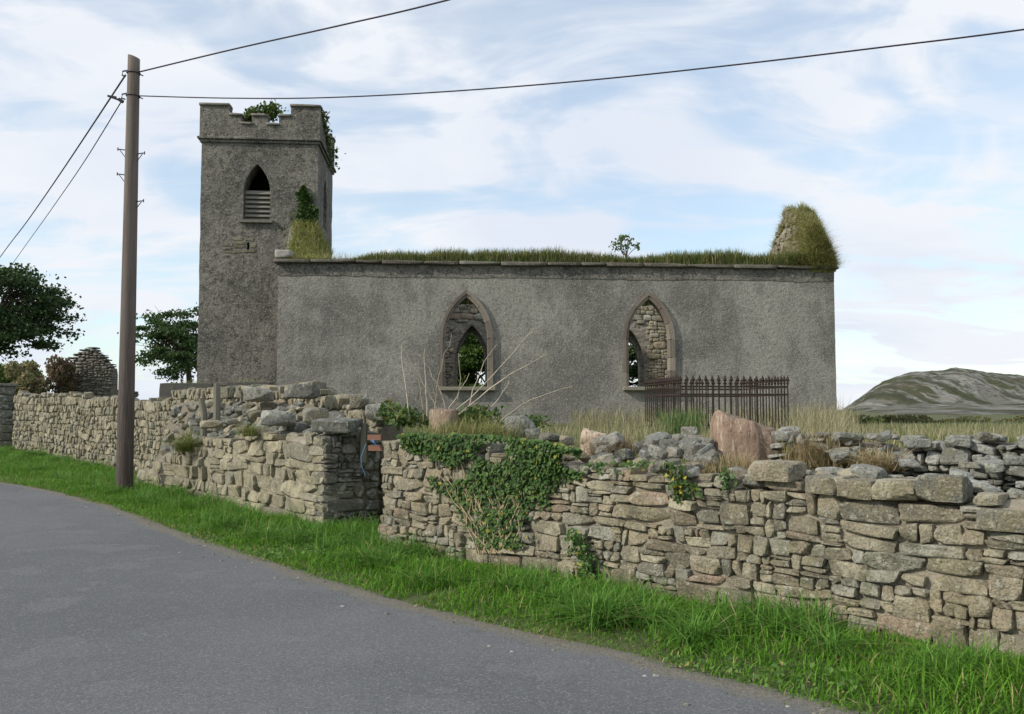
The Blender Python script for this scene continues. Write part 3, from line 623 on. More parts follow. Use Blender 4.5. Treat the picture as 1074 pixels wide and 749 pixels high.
# string course
e = .10; g = Geo()
for k_, (zz, hh, ee) in enumerate([(zS+.03, .09, .06), (zS+.115, .08, .12)]):
    g.box(((TX0+TX1)/2, TY-ee/2+.1, zz), (TD+2*ee, ee+.2, hh)); g.box(((TX0+TX1)/2, TY+TD+ee/2-.1, zz), (TD+2*ee, ee+.2, hh))
    g.box((TX1+ee/2-.1, TY+TD/2, zz), (ee+.2-.006, TD-.21, hh-.006)); g.box((TX0-ee/2+.1, TY+TD/2, zz), (ee+.2-.006, TD-.21, hh-.006))
o = g.build('string_course', M['harldark'], tw); b = o.modifiers.new('bevel', 'BEVEL'); b.width = .015
# parapets with stepped battlements
zp = zS+.155; px_ = [loc(p, 140, TY-.06)[0] for p in (208, 239, 252, 262.5, 278.5, 292, 305, 337.5)]
A0, A1 = TX0-.06, TX1+.06
def para(x0, s): # stepped outline between A0 and A1
    w = A1-A0; q = [w*f for f in (0, .245, .345, .43, .56, .655, .755, 1)]
    j = lambda: random.uniform(-.015, .015)
    return [(x0, zp), (x0+w, zp), (x0+w+j(), zRight-.3), (x0+w, zRight+j()), (x0+w*.88, zRight+.03), (x0+q[6], zRight-.02), (x0+q[6]+j(), zStep+.03), (x0+q[5], zStep), (x0+q[5]+j(), zLow), (x0+q[4], zLow+.01), (x0+q[4], zStep-.01),
            (x0+q[3], zStep), (x0+q[3], zLow+j()), (x0+q[2], zLow), (x0+q[2], zStep+j()), (x0+q[1], zStep+.02), (x0+q[1]+j(), zTop-.01), (x0+q[1]*.4, zTop+.02), (x0, zTop)]
g = Geo().prism(para(A0, 0), [], TY-.06, TY+.30); g.prism(para(A0, 0), [], TY+TD-.30, TY+TD+.06)
yzp(g, [(TY+.30+(x-A0)*((TD-.6)/(A1-A0)), z) for x, z in para(A0, 0)], [], A1-.36, A1-.005)
yzp(g, [(TY+.30+(x-A0)*((TD-.6)/(A1-A0)), z) for x, z in para(A0, 0)], [], A0+.005, A0+.36)
g.build('parapet', M['harldark'], tw, fixn=True)
g = Geo()  # thin cap slabs
for (f0, f1, z) in [(-.01, .25, zTop), (.24, .355, zStep), (.335, .44, zLow), (.425, .565, zStep), (.55, .665, zLow), (.645, .76, zStep), (.745, 1.01, zRight)]:
    for yy in (TY+.12, TY+TD-.12):
        V, Fc = unit_stone(rr, 4, 12, 2, .015); g.add(V*np.array([(f1-f0)*(A1-A0)/2, .24, .035])+np.array([A0+(f0+f1)/2*(A1-A0), yy, z+.025]), Fc, (.20, .19, .165))
g.build('battlement_cap', M['slab'], tw, smooth=True)
# louvres
g = Geo(); zl = loc(269, 200.5, TY)[1]; n = 7
for i_ in range(n):
    z = bb+.06+(zl-bb-.06)*i_/(n-1); g.box((bcx, TY+.20, z), (bhw*2-.03, .17, .03), 0, (1, 1, 1), Matrix.Rotation(rad(48), 4, 'X'))
g.box((bx0+.035, TY+.24, (bb+zl)/2), (.06, .07, zl-bb+.1)); g.box((bx1-.035, TY+.24, (bb+zl)/2), (.06, .07, zl-bb+.1))
g.build('louvre', M['louvre'], tw)
g = Geo()
for i_ in range(6):
    z = bb+.16+(zl-bb-.06)*i_/6; g.box((TX1-.2, TY+TD/2, z), (.17, bhw*2-.03, .03), 0, (1, 1, 1), Matrix.Rotation(rad(45), 4, 'Y'))
g.build('louvre', M['louvre'], tw)
Geo().box((bcx, TY-.03, bb-.045), (bhw*2+.2, .16, .08), 0, (.15, .145, .12)).build('sill', M['slab'], tw)
# ---------------------------------------------------------------- vegetation tools
def blades(geo, P, h, w, bend, rng, c0, c1, c2=None, f2=0, segs=3, dirv=None, dbias=0):
    N = len(P); P = np.asarray(P, float); h = np.broadcast_to(h, (N,))*rng.uniform(.55, 1.25, N)
    a = rng.uniform(0, 2*math.pi, N); d = np.c_[np.cos(a), np.sin(a), np.zeros(N)]
    if dirv is not None: d = d*(1-dbias)+np.array(dirv)*dbias; d /= np.linalg.norm(d, axis=1)[:, None]+1e-9
    b = a+rng.uniform(.9, 2.2, N); wd = np.c_[np.cos(b), np.sin(b), np.zeros(N)]
    bn = np.abs(rng.normal(bend, bend*.5, N)); ww = w*rng.uniform(.6, 1.3, N)
    ts = [0, .42, .76, 1][:segs+1] if segs == 3 else [0, .6, 1]; rows = []
    for t in ts:
        c = P+d*(bn*h*t**2)[:, None]+np.array([0, 0, 1])*(h*t*(1-.38*np.minimum(bn, 1.8)*t))[:, None]
        if t < 1:
            k = (ww*(1-.55*t*t)*.5)[:, None]; rows += [c-wd*k, c+wd*k]
        else: rows.append(c)
    V = np.stack(rows, 1); m = V.shape[1]; o = np.arange(N)*m; q = []
    for i_ in range(len(ts)-2): q.append(np.c_[o+2*i_, o+2*i_+1, o+2*i_+3, o+2*i_+2])
    tri = np.c_[o+m-3, o+m-2, o+m-1]
    f = rng.random(N)[:, None]; C = np.array(c0)*(1-f)+np.array(c1)*f
    if c2 is not None: C = np.where(rng.random(N)[:, None] < f2, np.array(c2)*rng.uniform(.8, 1.1, (N, 1)), C)
    geo.add(V.reshape(-1, 3), [np.concatenate(q), tri], np.repeat(C, m, 0)); return geo
def leaves(geo, P, size, rng, c0, c1, c2=None, f2=0, nrm=None, nb=0, asp=.7):
    N = len(P); P = np.asarray(P, float)
    n = rng.normal(size=(N, 3)); n[:, 2] = np.abs(n[:, 2])*.8; n /= np.linalg.norm(n, axis=1)[:, None]
    if nrm is not None: n = n*(1-nb)+np.array(nrm)*nb; n /= np.linalg.norm(n, axis=1)[:, None]
    r = rng.normal(size=(N, 3)); u = np.cross(n, r); u /= np.linalg.norm(u, axis=1)[:, None]; v = np.cross(n, u)
    s = (size*rng.uniform(.6, 1.3, N))[:, None]
    V = np.stack([P-u*s*.5, P-v*s*asp*.5+n*s*.08, P+u*s*.5-n*s*.06, P+v*s*asp*.5+n*s*.08], 1).reshape(-1, 3); o = np.arange(N)*4
    f = rng.random(N)[:, None]; C = np.array(c0)*(1-f)+np.array(c1)*f
    if c2 is not None: C = np.where(rng.random(N)[:, None] < f2, np.array(c2), C)
    geo.add(V, [np.c_[o, o+1, o+2], np.c_[o, o+2, o+3]], np.repeat(C, 4, 0)); return geo
rv = np.random.default_rng(77)
# ---- verge grass (between road edge and walls)
WL = np.array([(7.0, 2.2), (3.3, 5.7), (-1.51, 10.3), (-1.75, 11.6), (-2.45, 11.85), (-7.4, 18.1), (-9.6, 22.3), (-17.6, 30.8), (-22, 35)], float)
def lp(L, s): q = np.r_[0, np.cumsum(np.linalg.norm(np.diff(L, axis=0), axis=1))]; return np.c_[np.interp(s, q, L[:, 0]), np.interp(s, q, L[:, 1])], q[-1]
def in_verge(n, lo=-.02):
    s = rv.uniform(0, 1, n)**1.0
    _, TL = lp(WL, np.zeros(1)); # density heavier near the camera
    s = TL*(s**1.25); wpt, _ = lp(WL, s)
    # nearest point of road edge
    best = np.full(n, 1e9); Q = np.zeros((n, 2))
    for a, b in zip(RE[:-1], RE[1:]):
        d = b-a; t = np.clip(((wpt-a)@d)/(d@d), 0, 1); q = a+t[:, None]*d; dd = np.linalg.norm(wpt-q, axis=1); m_ = dd < best; best = np.where(m_, dd, best); Q[m_] = q[m_]
    u = rv.uniform(lo, 1.0, n)[:, None]; return Q+(wpt-Q)*u, u[:, 0], best
G0, G1, GY = (.055, .160, .012), (.160, .330, .032), (.34, .31, .13)
g = Geo()
P2, u, wd_ = in_verge(105000, .0)
jag = .05+.12*(wob(np.c_[P2, P2[:, 0]*0], 1.6, 3)+.5); keep = u*wd_ > jag; P2, u = P2[keep], u[keep]
cl = wob(np.c_[P2, P2[:, 0]*0], 2.0, 3); cl2 = wob(np.c_[P2, P2[:, 0]*0]+30, .7, 3)
hh = (.06+.12*sstep(u*2.2)*(1-.5*sstep((u-.65)/.35)))*(1+.55*cl)*(1+.2*cl2); hh = np.clip(hh, .03, .30)
P3 = np.c_[P2, ground_z(P2)-.01]
dark = np.clip(.5+.5*cl2, 0, 1)
blades(g, P3, hh, .0085, .75, rv, G0, G1, GY, .05)
P2, u, wd_ = in_verge(30000, .35); cen = P2[rv.integers(0, 260, 30000)]  # arching tufts
P2 = cen+rv.normal(0, .075, (30000, 2)); ok = pdist(P2, RE) > .12; P2 = P2[ok]
blades(g, np.c_[P2, ground_z(P2)], .29, .008, 1.1, rv, (.05, .15, .02), (.17, .34, .055), GY, .05)
P2, u, wd_ = in_verge(26000, -.08); P2 = P2[(u < .16) & (wob(np.c_[P2, P2[:, 0]*0]+8, 3.5, 3) > -.15)]
blades(g, np.c_[P2, ground_z(P2)+.01], .055, .007, .8, rv, (.13, .17, .03), (.26, .23, .09), (.4, .34, .2), .2)
tag(g.build('verge_grass', M['grass']), 'lush green grass on the verge between the road and the stone walls', 'grass', kind='stuff')
g = Geo(); P2, u, wd_ = in_verge(26000, .0); P2 = P2[(u < .8) & (wob(np.c_[P2, P2[:, 0]*0]+50, 1.7, 3) > .38) & (u*wd_ > .08)]
leaves(g, np.c_[P2, ground_z(P2)+rv.uniform(.02, .10, len(P2))], .038, rv, (.06, .14, .03), (.14, .24, .05), (.30, .27, .09), .1, (0, 0, 1), .35)
tag(g.build('verge_weeds', M['leafy']), 'patches of low clover and broad leaved weeds in the verge grass', 'weeds', kind='stuff')
g = Geo()
for _ in range(520):
    k_ = rv.integers(20, len(rl)-20); o_ = abs(rv.normal())*.22-.03; q = rl[k_]+Nn[k_]*o_+rv.normal(size=2)*.1; s_ = rv.uniform(.006, .018)
    V, Fc = TPL[4][0][:, :], TPL[4][1]
    V, Fc = (V/np.linalg.norm(V, axis=1)[:, None]*(1+.2*wob(V+rv.uniform(-9, 9, 3), 2, 2)[:, None]))*s_*np.array([1.2, 1, .6]), Fc
    g.add(V+np.array([q[0], q[1], road_z(q[None])[0]+.013]), Fc, stone_col(rv, 'lightgrey'))
tag(g.build('roadside_grit', M['greystone']), 'loose chippings scattered along the grassy edge of the road', 'gravel', kind='stuff')
# ---- churchyard grass
g = Geo(); N = 42000
Yy = rv.uniform(0, 1, N)**1.3*17+8.6; Xx = rv.uniform(-.62, .66, N)*Yy; P2 = np.c_[Xx, Yy]; ok = pdist(P2, YL) > .45; P2 = P2[ok]
cl = wob(np.c_[P2, P2[:, 0]*0], .9, 3)
blades(g, np.c_[P2, ground_z(P2)], np.clip(.13*(1+.5*cl), .04, .32), .010, .5, rv, (.09, .14, .03), (.19, .22, .07), (.36, .32, .19), .30)
tag(g.build('churchyard_grass', M['grass']), 'rough green and straw coloured grass in the raised churchyard', 'grass', kind='stuff')
# dry stalks
g = Geo()
def patch(px0, px1, Y0, Y1, n, h, w=.006, c=((.30, .26, .15), (.46, .41, .27), (.17, .2, .07), .3), bend=.35, zoff=0):
    Yd = rv.uniform(Y0, Y1, n); px = rv.uniform(px0, px1, n); P2 = np.c_[(px-CX)/F*Yd, Yd]
    blades(g, np.c_[P2, ground_z(P2)+zoff], h, w, bend, rv, c[0], c[1], c[2], c[3])
patch(600, 900, 21, 24.5, 2600, .55, .012); patch(830, 885, 9.2, 13, 800, .58, .0045); patch(735, 850, 9.6, 12, 700, .38, .006)
patch(690, 740, 15, 17.4, 700, .5, .012, ((.05, .11, .03), (.10, .18, .05), (.3, .27, .13), .2)); patch(560, 700, 11, 17, 900, .35, .008)
patch(880, 1080, 9.2, 16, 1500, .30, .0055); patch(600, 680, 9.6, 11, 300, .3, .006); patch(820, 880, 7.6, 8.6, 900, .34, .0045, bend=.8); patch(440, 560, 11, 14, 900, .30, .006, ((.10, .16, .04), (.2, .22, .07), (.4, .33, .18), .35))
tag(g.build('dry_grass', M['grass']), 'tall straw coloured seeding grass around the stumps and church foot', 'grass', kind='stuff')
# seed heads
# ---- tussocks on walls (things)
def tussock(loc3, n, h, spread, label, c0, c1, c2, f2, bend=1.0, w=.006, name='grass_tussock', group=None):
    P2 = rv.normal(0, spread, (n, 3)); P2[:, 2] = np.abs(P2[:, 2])*.2
    g = blades(Geo(), P2, h, w, bend, rv, c0, c1, c2, f2); o = g.build(name, M['grass']); o.location = loc3; tag(o, label, 'grass tussock', group); return o
GR = ((.10, .15, .03), (.22, .25, .07), (.42, .34, .18)); DR = ((.32, .24, .13), (.50, .40, .24), (.16, .20, .06))
tussock(at(196, 474, 16.0), 900, .46, .09, 'green grass tuft hanging on the face of the low wall right of the pole', *GR, .15, 1.6)
tussock(at(262, 458, 13.6), 380, .24, .08, 'yellow green grass tuft on the rubble above the low wall', *GR, .2)
tussock(at(495, 472, 10.75), 3000, .36, .25, 'wide mound of long pale green grass above the ivy', *GR, .3, .9)
tussock(at(860, 490, 7.9), 1300, .34, .13, 'bushy straw coloured tussock on the wall right of the big stump', *DR, .15, .9)
tussock(at(921, 494, 7.2), 700, .20, .10, 'low dead straw tussock on the wall before the low dry stone wall', *DR, .1, 1.3)
tussock(at(906, 489, 7.5), 120, .16, .03, 'small bright green tuft beside the dead straw tussock', (.08, .2, .03), (.16, .32, .05), (.2, .3, .06), .1)
tussock(at(800, 506, 7.7), 260, .14, .06, 'small straw tuft left of the squared brown coping block', *DR, .2, 1.3)
tussock(at(775, 497, 7.95), 420, .20, .10, 'thin dead grass in front of the big stump', *DR, .15, .6, .004)
tussock(at(735, 500, 8.1), 260, .16, .07, 'small dead grass tuft left of the big stump foot', *DR, .15, .9, .004)
tussock(at(645, 478, 9.2), 900, .22, .12, 'dead brown grass drooping round the broken stump', (.22, .15, .09), (.38, .29, .18), (.45, .38, .26), .2, 1.4)
# ---- grass on the church heads
g = Geo(); N = 24000; lx = rv.uniform(.9, LN-.05, N); ly = rv.uniform(.0, .72, N)
q3 = np.c_[lx, ly*0, lx*0]; hgt = .42*(1+.35*wob(q3, 1.6, 3))*(.25+.75*sstep((lx-1.9)/.8)); hgt = np.clip(hgt, .08, .6)
W3 = C0+np.c_[lx[:, None]*ex+ly[:, None]*ey, np.full(N, HN+.06)+.03*wob(q3, 1., 2)]
blades(g, W3, hgt, .020, .35, rv, (.085, .125, .028), (.18, .22, .06), (.34, .29, .15), .25, segs=2)
N = 4000; lx = rv.uniform(.9, LN-1, N); W3 = C0+np.c_[lx[:, None]*ex+rv.uniform(0, .7, N)[:, None]*ey, np.full(N, HN+.06)]
blades(g, W3, .34, .007, .4, rv, (.28, .25, .13), (.40, .34, .2), segs=2)
# turf bed so no sky shows through the roots
tag(g.build('wall_head_grass', M['grass']), 'shaggy grass growing along the top of the nave wall', 'grass', kind='stuff')
tb = Geo(); n = 120; xs = np.linspace(2.3, LN-.02, n); hb = .24+.06*wob(np.c_[xs, xs*0, xs*0], 1.6, 3); hb[:6] *= np.linspace(.2, 1, 6)
rows = [np.c_[xs, xs*0+y, HN+.05+hb*f] for y, f in ((.0, 0), (.06, .7), (.2, 1), (.5, 1), (.68, .7), (.74, 0))]; V = np.stack(rows, 1); m = 6
i, j = np.meshgrid(np.arange(n-1), np.arange(m-1), indexing='ij'); i = i.ravel(); j = j.ravel()
tb.add(V.reshape(-1, 3), np.c_[i*m+j, (i+1)*m+j, (i+1)*m+j+1, i*m+j+1]).build('turf_bed', M['soil'], ch, smooth=True)
# far wall top grass
g = Geo(); N = 12000; lx = rv.uniform(.5, LN-.6, N)
W3 = C0+np.c_[lx[:, None]*ex+rv.uniform(WN-.7, WN, N)[:, None]*ey, np.full(N, HB-.05)]
blades(g, W3, .62, .04, .35, rv, (.05, .085, .02), (.11, .15, .04), (.2, .18, .08), .15, segs=2)
tag(g.build('far_wall_grass', M['grass']), 'green growth on the far nave wall seen through the window heads', 'grass', kind='stuff')
# east gable grass coat: on the inner face, top and front
g = Geo(); N = 15000; yy = rv.uniform(0.0, ymax, N); top_ = gable_top(LN-TW, yy)
f = rv.random(N); zz = HN+(top_-HN)*f; xx = np.full(N, LN-TW-.01)
msk = ~((yy > ymax*.5+.5*np.sin(zz*6)) & (f < .85)); xx, yy, zz = xx[msk], yy[msk], zz[msk]
W3 = C0+np.c_[xx[:, None]*ex+yy[:, None]*ey, zz]; dv = -np.array([ex[0], ex[1], 0])*.4-np.array([ey[0], ey[1], 0])*.9
blades(g, W3-np.array([0, 0, .12]), .24, .014, 1.0, rv, (.17, .22, .045), (.36, .38, .12), (.60, .53, .31), .42, segs=3, dirv=dv, dbias=.5)
N = 9000; yy = rv.uniform(-.05, ymax, N)*rv.uniform(0, 1, N)**.5; xx = LN-rv.uniform(-.06, TW, N)
W3 = C0+np.c_[xx[:, None]*ex+yy[:, None]*ey, gable_top(xx, yy)-.06]
blades(g, W3, np.clip(.22*(1+.6*wob(W3, 3, 2)), .08, .45), .013, .7, rv, (.17, .22, .045), (.34, .36, .11), (.56, .50, .30), .35)
N = 7000; xx = LN-rv.uniform(0, TW, N); zz = HN+(gable_top(xx, xx*0)-HN)*rv.random(N)
W3 = C0+np.c_[xx[:, None]*ex-.02*ey, zz-.1]
blades(g, W3, .32, .014, 1.0, rv, (.17, .22, .045), (.36, .38, .12), (.60, .53, .31), .42, segs=3, dirv=(-.2, -1, 0), dbias=.5)
N = 3000; W3 = C0+np.c_[rv.uniform(LN-1.5, LN+.02, N)[:, None]*ex+rv.uniform(-.15, .3, N)[:, None]*ey, HN+.08+.35*rv.random(N)**2]
blades(g, W3, .2, .016, .9, rv, (.07, .11, .025), (.18, .21, .05), (.3, .25, .13), .2)
tag(g.build('gable_grass', M['grass']), 'long drooping grass coating the pointed remnant of the east gable', 'grass', kind='stuff')
# stub by the tower: grass and ivy
g = Geo(); N = 4500; yy = rv.uniform(0, TY, N); top_ = np.interp(yy, [p[0] for p in wg[1:6]], [p[1] for p in wg[1:6]])
W3 = C0+np.c_[rv.uniform(.1, 1.25, N)[:, None]*ex+yy[:, None]*ey, np.zeros(N)]; rx = (W3[:, :2]-C0[:2])@ex
zz = np.where(rx > TW, HN+(top_-HN)*np.clip(1-(rx-TW)/.8, 0, 1), top_); W3[:, 2] = C0[2]+zz-.03
blades(g, W3, .30, .016, .8, rv, (.14, .20, .04), (.32, .35, .09), (.55, .48, .26), .35, dirv=(-.2, -1, 0), dbias=.4)
N = 3000; W3 = C0+np.c_[rv.uniform(.25, 2.6, N)[:, None]*ex+rv.uniform(0, .6, N)[:, None]*ey, np.full(N, HN+.05)]
blades(g, W3, .16, .014, .7, rv, (.10, .14, .03), (.2, .22, .06), (.36, .3, .16), .2)
tag(g.build('stub_grass', M['grass']), 'bright grass cascading down the broken gable beside the tower', 'grass', kind='stuff')
def ivy(name, P, size, c0, c1, c2, f2, label, cat, nrm=None, nb=0, stems=()):
    root = tag(empty(name, np.mean(P, axis=0)), label, cat); off = np.mean(P, axis=0)
    leaves(Geo(), P-off, size, rv, c0, c1, c2, f2, nrm, nb).build('leaves', M['leafy'], root)
    if len(stems):
        g = Geo()
        for s_, r_ in stems: g.tube(np.asarray(s_)-off, r_, 4)
        g.build('stems', M['bark'], root)
    return root
def cloud(n, fn): return np.array([fn() for _ in range(n)])
def tower_ivy():
    f = rv.random()**.8; py = 248-f*52; c = 321+3*math.sin(f*5)+(rv.normal()*8.5)*(1.1-f)*(1+.35*math.sin(f*17))
    c = min(c, 335); x, z = loc(c, py, TY); return world(min(x, TX1+.02), TY-.05-rv.uniform(0, .22)*(1.1-f), z)
stem = [world(*(lambda q: (q[0], TY-.05, q[1]))(loc(322+3*math.sin(f*5), 250-f*48, TY))) for f in np.linspace(0, 1, 8)]
ivy('ivy_plant', cloud(1900, tower_ivy), .13, (.025, .065, .015), (.07, .13, .03), (.13, .17, .04), .1, 'ivy climbing the tower corner above the broken gable', 'ivy', (0, -1, .2), .4, [(np.array(stem), .02)])
def par(cx_, cy_, sx, sy, c): 
    def fn():
        a = rv.normal(size=2)*.5; x, z = loc(cx_+a[0]*sx, cy_+a[1]*sy, c+rv.uniform(-.2, .2)); return world(x, c+rv.uniform(-.2, .25), z)
    return fn
pst = lambda cx_, cy_, c: [(np.array([world(*(lambda q: (q[0], c, q[1]))(loc(cx_+d*k, cy_+8-k*9, c))) for k in np.linspace(0, 1, 4)]), .015) for d in (-7, -2, 3, 8)]
ivy('parapet_shrub', np.vstack([cloud(420, par(268, 120, 9, 6, TY+.6)), cloud(520, par(284, 117, 9, 8, TY+.6)), cloud(150, par(259, 126, 5, 7, TY+.6))]), .14, (.045, .085, .02), (.12, .18, .04), (.2, .22, .06), .1, 'leafy shrub sprouting behind the middle of the tower battlements', 'shrub', None, 0, pst(275, 122, TY+.6))
def rc():
    f = rv.random(); y = TY+.1+f*2.5; z = zRight-.02-1.0*f+rv.normal()*(.05+.14*f); return world(TX1+.0+rv.normal()*(.08+.10*f), y, z)
ivy('parapet_shrub', cloud(900, rc), .12, (.04, .07, .018), (.11, .15, .04), (.22, .2, .08), .12, 'dark creeper spilling over the right hand side of the tower parapet', 'shrub', None, 0, pst(338, 118, TY+.6))
# sapling on the nave wall head
g0 = []; st = []
for (px, py) in ((645, 257), (650, 251), (655, 249), (661, 253), (668, 259), (658, 259), (651, 261)):
    x, z = loc(px, py, .4); c = world(x, .4, z); g0.append(c+rv.normal(size=(26, 3))*.07); x2, z2 = loc(657, 270, .4); b = world(x2, .4, z2); st.append((np.array([b, (b+c)/2+np.array([0, 0, .03]), c]), .010))
ivy('sapling', np.vstack(g0), .10, (.05, .10, .03), (.12, .2, .06), (.2, .25, .1), .1, 'small leafy sapling growing from the top of the nave wall', 'sapling', None, 0, st)
# ---- ivy on wall C
Pn = np.array([-.69, -.72, 0.])
def Cp(px, py, out=.03):
    r = ray(px, py); n = -Pn; t = (np.array([-1.51, 10.3])@n[:2])/(r[:2]@n[:2]); return np.array([0, 0, EYE])+r*t+Pn*out
ok = []
xs_ = [408, 425, 445, 465, 485, 505, 520, 535, 550, 570, 590, 605, 622, 640]; lo_ = [463, 470, 490, 520, 536, 545, 556, 550, 544, 530, 508, 494, 488, 484]; hi_ = [460, 456, 455, 455, 455, 456, 457, 458, 460, 462, 466, 470, 474, 478]
while len(ok) < 3700:
    px = rv.uniform(426, 612); f = rv.random()**1.1; l, h = np.interp(px, xs_, lo_), np.interp(px, xs_, hi_); l += 7*math.sin(px*.21)+rv.normal()*4
    py = h+(l-h)*f
    if wob(np.array([[px*.06, py*.06, 0]]), 1.2, 2)[0] < -.42: continue
    if f > .7 and rv.random() < .45: continue
    ok.append(Cp(px, py, rv.uniform(.02, .12)*(1.2-f)))
for k_ in range(420):
    px = 522+rv.normal()*12; py = rv.uniform(535, 575); ok.append(Cp(px, py, rv.uniform(.02, .06)))
for k_ in range(60):
    px = rv.uniform(612, 690); py = 488+rv.normal()*3; ok.append(Cp(px, py, .03))
st = []
for k_ in range(26):
    p0 = 522+rv.normal()*9; p1 = p0+rv.normal()*26; ys = np.linspace(580, rv.uniform(470, 520), 9)
    st.append((np.array([Cp(p0+(p1-p0)*((580-y)/100)+2.5*math.sin(y*.2+k_), y, .035) for y in ys]), np.linspace(.009, .004, 9)))
iv = ivy('ivy_plant', np.array(ok), .055, (.028, .075, .018), (.10, .180, .040), (.30, .28, .05), .03, 'dense dark ivy draped over the roadside wall right of the gate gap', 'ivy', Pn+np.array([0, 0, .35]), .62, st)
iv.children[1].data.materials[0] = M['wood']
for p_ in iv.children[1].data.attributes['tint'].data: p_.color = (.32, .26, .16, 1)
def mini(pts, n, sx, sy, size, label, name='climbing_plant', cat='plant', c=((.03, .08, .02), (.10, .20, .04), (.3, .3, .05)), f2=.05, out=.05):
    P_ = []; st = []
    for (px, py) in pts:
        for _ in range(n): P_.append(Cp(px+rv.normal()*sx, py+rv.normal()*sy, rv.uniform(.01, out)))
    st.append((np.array([Cp(px, py, .03) for px, py in pts[::-1]]), .006))
    return ivy(name, np.array(P_), size, *c, f2, label, cat, Pn, .4, st)
mini([(610, 562), (614, 572), (620, 582), (624, 592), (628, 604), (618, 598)], 60, 4.5, 4, .045, 'small leafy green shrub growing from the foot of the wall right of the ivy', out=.18)
mini([(704, 490), (712, 497), (718, 507), (716, 518), (728, 512), (712, 508)], 42, 5, 4.5, .042, 'sparse ivy sprig with a few yellow leaves left of the big stump', 'ivy_plant', 'ivy', ((.03, .07, .02), (.08, .15, .03), (.45, .38, .04)), .07)
mini([(760, 497), (768, 502), (764, 508)], 22, 3, 3, .04, 'tiny bright green weed on the wall face under the big stump')
# ---- bramble behind the wall with bare canes
P_ = []
for (px, py, Yd, sx, sy, n) in [(420, 437, 12.2, 15, 8, 700), (500, 436, 12.2, 18, 7, 700), (462, 440, 12.6, 30, 5, 500), (560, 442, 12.5, 12, 5, 160), (408, 430, 12.4, 8, 6, 200)]:
    for _ in range(n): a = rv.normal(size=2)*.55; P_.append(at(px+a[0]*sx, py+a[1]*sy, Yd+rv.normal()*.25))
canes = []
for (p0, p1, c_) in [((468, 440), (560, 345), 3), ((478, 442), (552, 382), -4), ((470, 438), (440, 372), 4), ((462, 440), (423, 365), 2), ((430, 440), (421, 362), -1), ((448, 440), (445, 366), 0), ((445, 442), (433, 372), 2), ((490, 442), (520, 362), -6), ((474, 440), (480, 370), 5), ((480, 436), (575, 372), -5), ((455, 440), (475, 350), -5), ((466, 440), (492, 392), 0), ((484, 444), (545, 440), 8), ((430, 436), (400, 420), -3), ((500, 440), (535, 400), 3), ((520, 445), (600, 405), -6), ((462, 442), (450, 395), 2)]:
    p0, p1 = np.array(p0, float), np.array(p1, float); nrm = np.array([-(p1-p0)[1], (p1-p0)[0]]); nrm /= np.linalg.norm(nrm); Y0, Y1 = 12.0, 11.7+rv.normal()*.4
    canes.append((np.array([at(*(p0+(p1-p0)*t+nrm*c_*math.sin(t*math.pi)+rv.normal(size=2)*.6), Y0+(Y1-Y0)*t) for t in np.linspace(0, 1, 9)]), np.linspace(.009, .0035, 9)))
br = ivy('bramble_bush', np.array(P_), .075, (.035, .075, .02), (.11, .17, .04), (.22, .17, .06), .1, 'bramble thicket with long bare pale canes behind the wall before the left window', 'bush', None, 0, canes)
br.children[1].data.materials[0] = M['wood']
for p_ in br.children[1].data.attributes['tint'].data: p_.color = (.42, .36, .28, 1)
# ---- stumps
def stump(name, base, rx, ry, h, tilt, slope, cols, label, lean=(0, 0), seed=0, rz=0):
    root = tag(empty(name, base, rz), label, 'tree stump'); n, m = 48, 16; V = []; r0 = np.random.default_rng(seed)
    for j_ in range(m+1):
        t = j_/m
        for i_ in range(n):
            a = 2*math.pi*i_/n; r = (1-.16*max(0, (t-.72)/.28)**2)*1+.07*math.sin(3*a+seed)+.04*math.sin(7*a+seed*2)+.03*math.sin(13*a+t)+.16*(1-t)**3
            x, y = rx*r*math.cos(a), ry*r*math.sin(a); top = h*(1+slope*math.cos(a-tilt)*r*.9)+.03*math.sin(5*a+seed)*h
            V.append((x+lean[0]*t, y+lean[1]*t, -.15+(top+.15)*t))
    V = np.array(V); V += .012*wob(V, 14, 3)[:, None]*np.array([1, 1, 0])
    F_ = np.array([[j_*n+i_, j_*n+(i_+1) % n, (j_+1)*n+(i_+1) % n, (j_+1)*n+i_] for j_ in range(m) for i_ in range(n)])
    Geo().add(V, F_, cols[0]).build('bark_side', M['stump'], root, smooth=True)
    top = V[-n:]; c = top.mean(0)+np.array([0, 0, .01]); rings = [c+(top-c)*k for k in (.995, .7, .4)]; R = np.vstack(rings+[c[None]]); R[n:, 2] += .012*wob(R[n:], 12, 2)
    F_ = [[k*n+i_, k*n+(i_+1) % n, (k+1)*n+(i_+1) % n, (k+1)*n+i_] for k in range(2) for i_ in range(n)]
    T_ = [[2*n+i_, 2*n+(i_+1) % n, 3*n] for i_ in range(n)]
    Geo().add(R, [np.array(F_), np.array(T_)], cols[1]).build('cut_top', M['stump'], root, smooth=False)
    return root
stump('tree_stump', at(783, 494, 8.7), .32, .27, .50, math.pi*.93, .24, [(.27, .195, .145), (.20, .155, .115)], 'big pinkish brown tree stump with a sloping top behind the wall', (-.02, 0), 3)
stump('tree_stump', at(466, 452, 11.8), .19, .17, .28, 2.0, .08, [(.27, .205, .15), (.22, .17, .125)], 'small flat topped stump sprouting bare canes in the bramble', (0, 0), 5)
sb = stump('tree_stump', at(620, 480, 9.6), .15, .17, .26, math.pi, .3, [(.42, .33, .25), (.30, .22, .16)], 'broken pale stump with drooping dead grass between the ivy and the big stump', (.05, 0), 8)
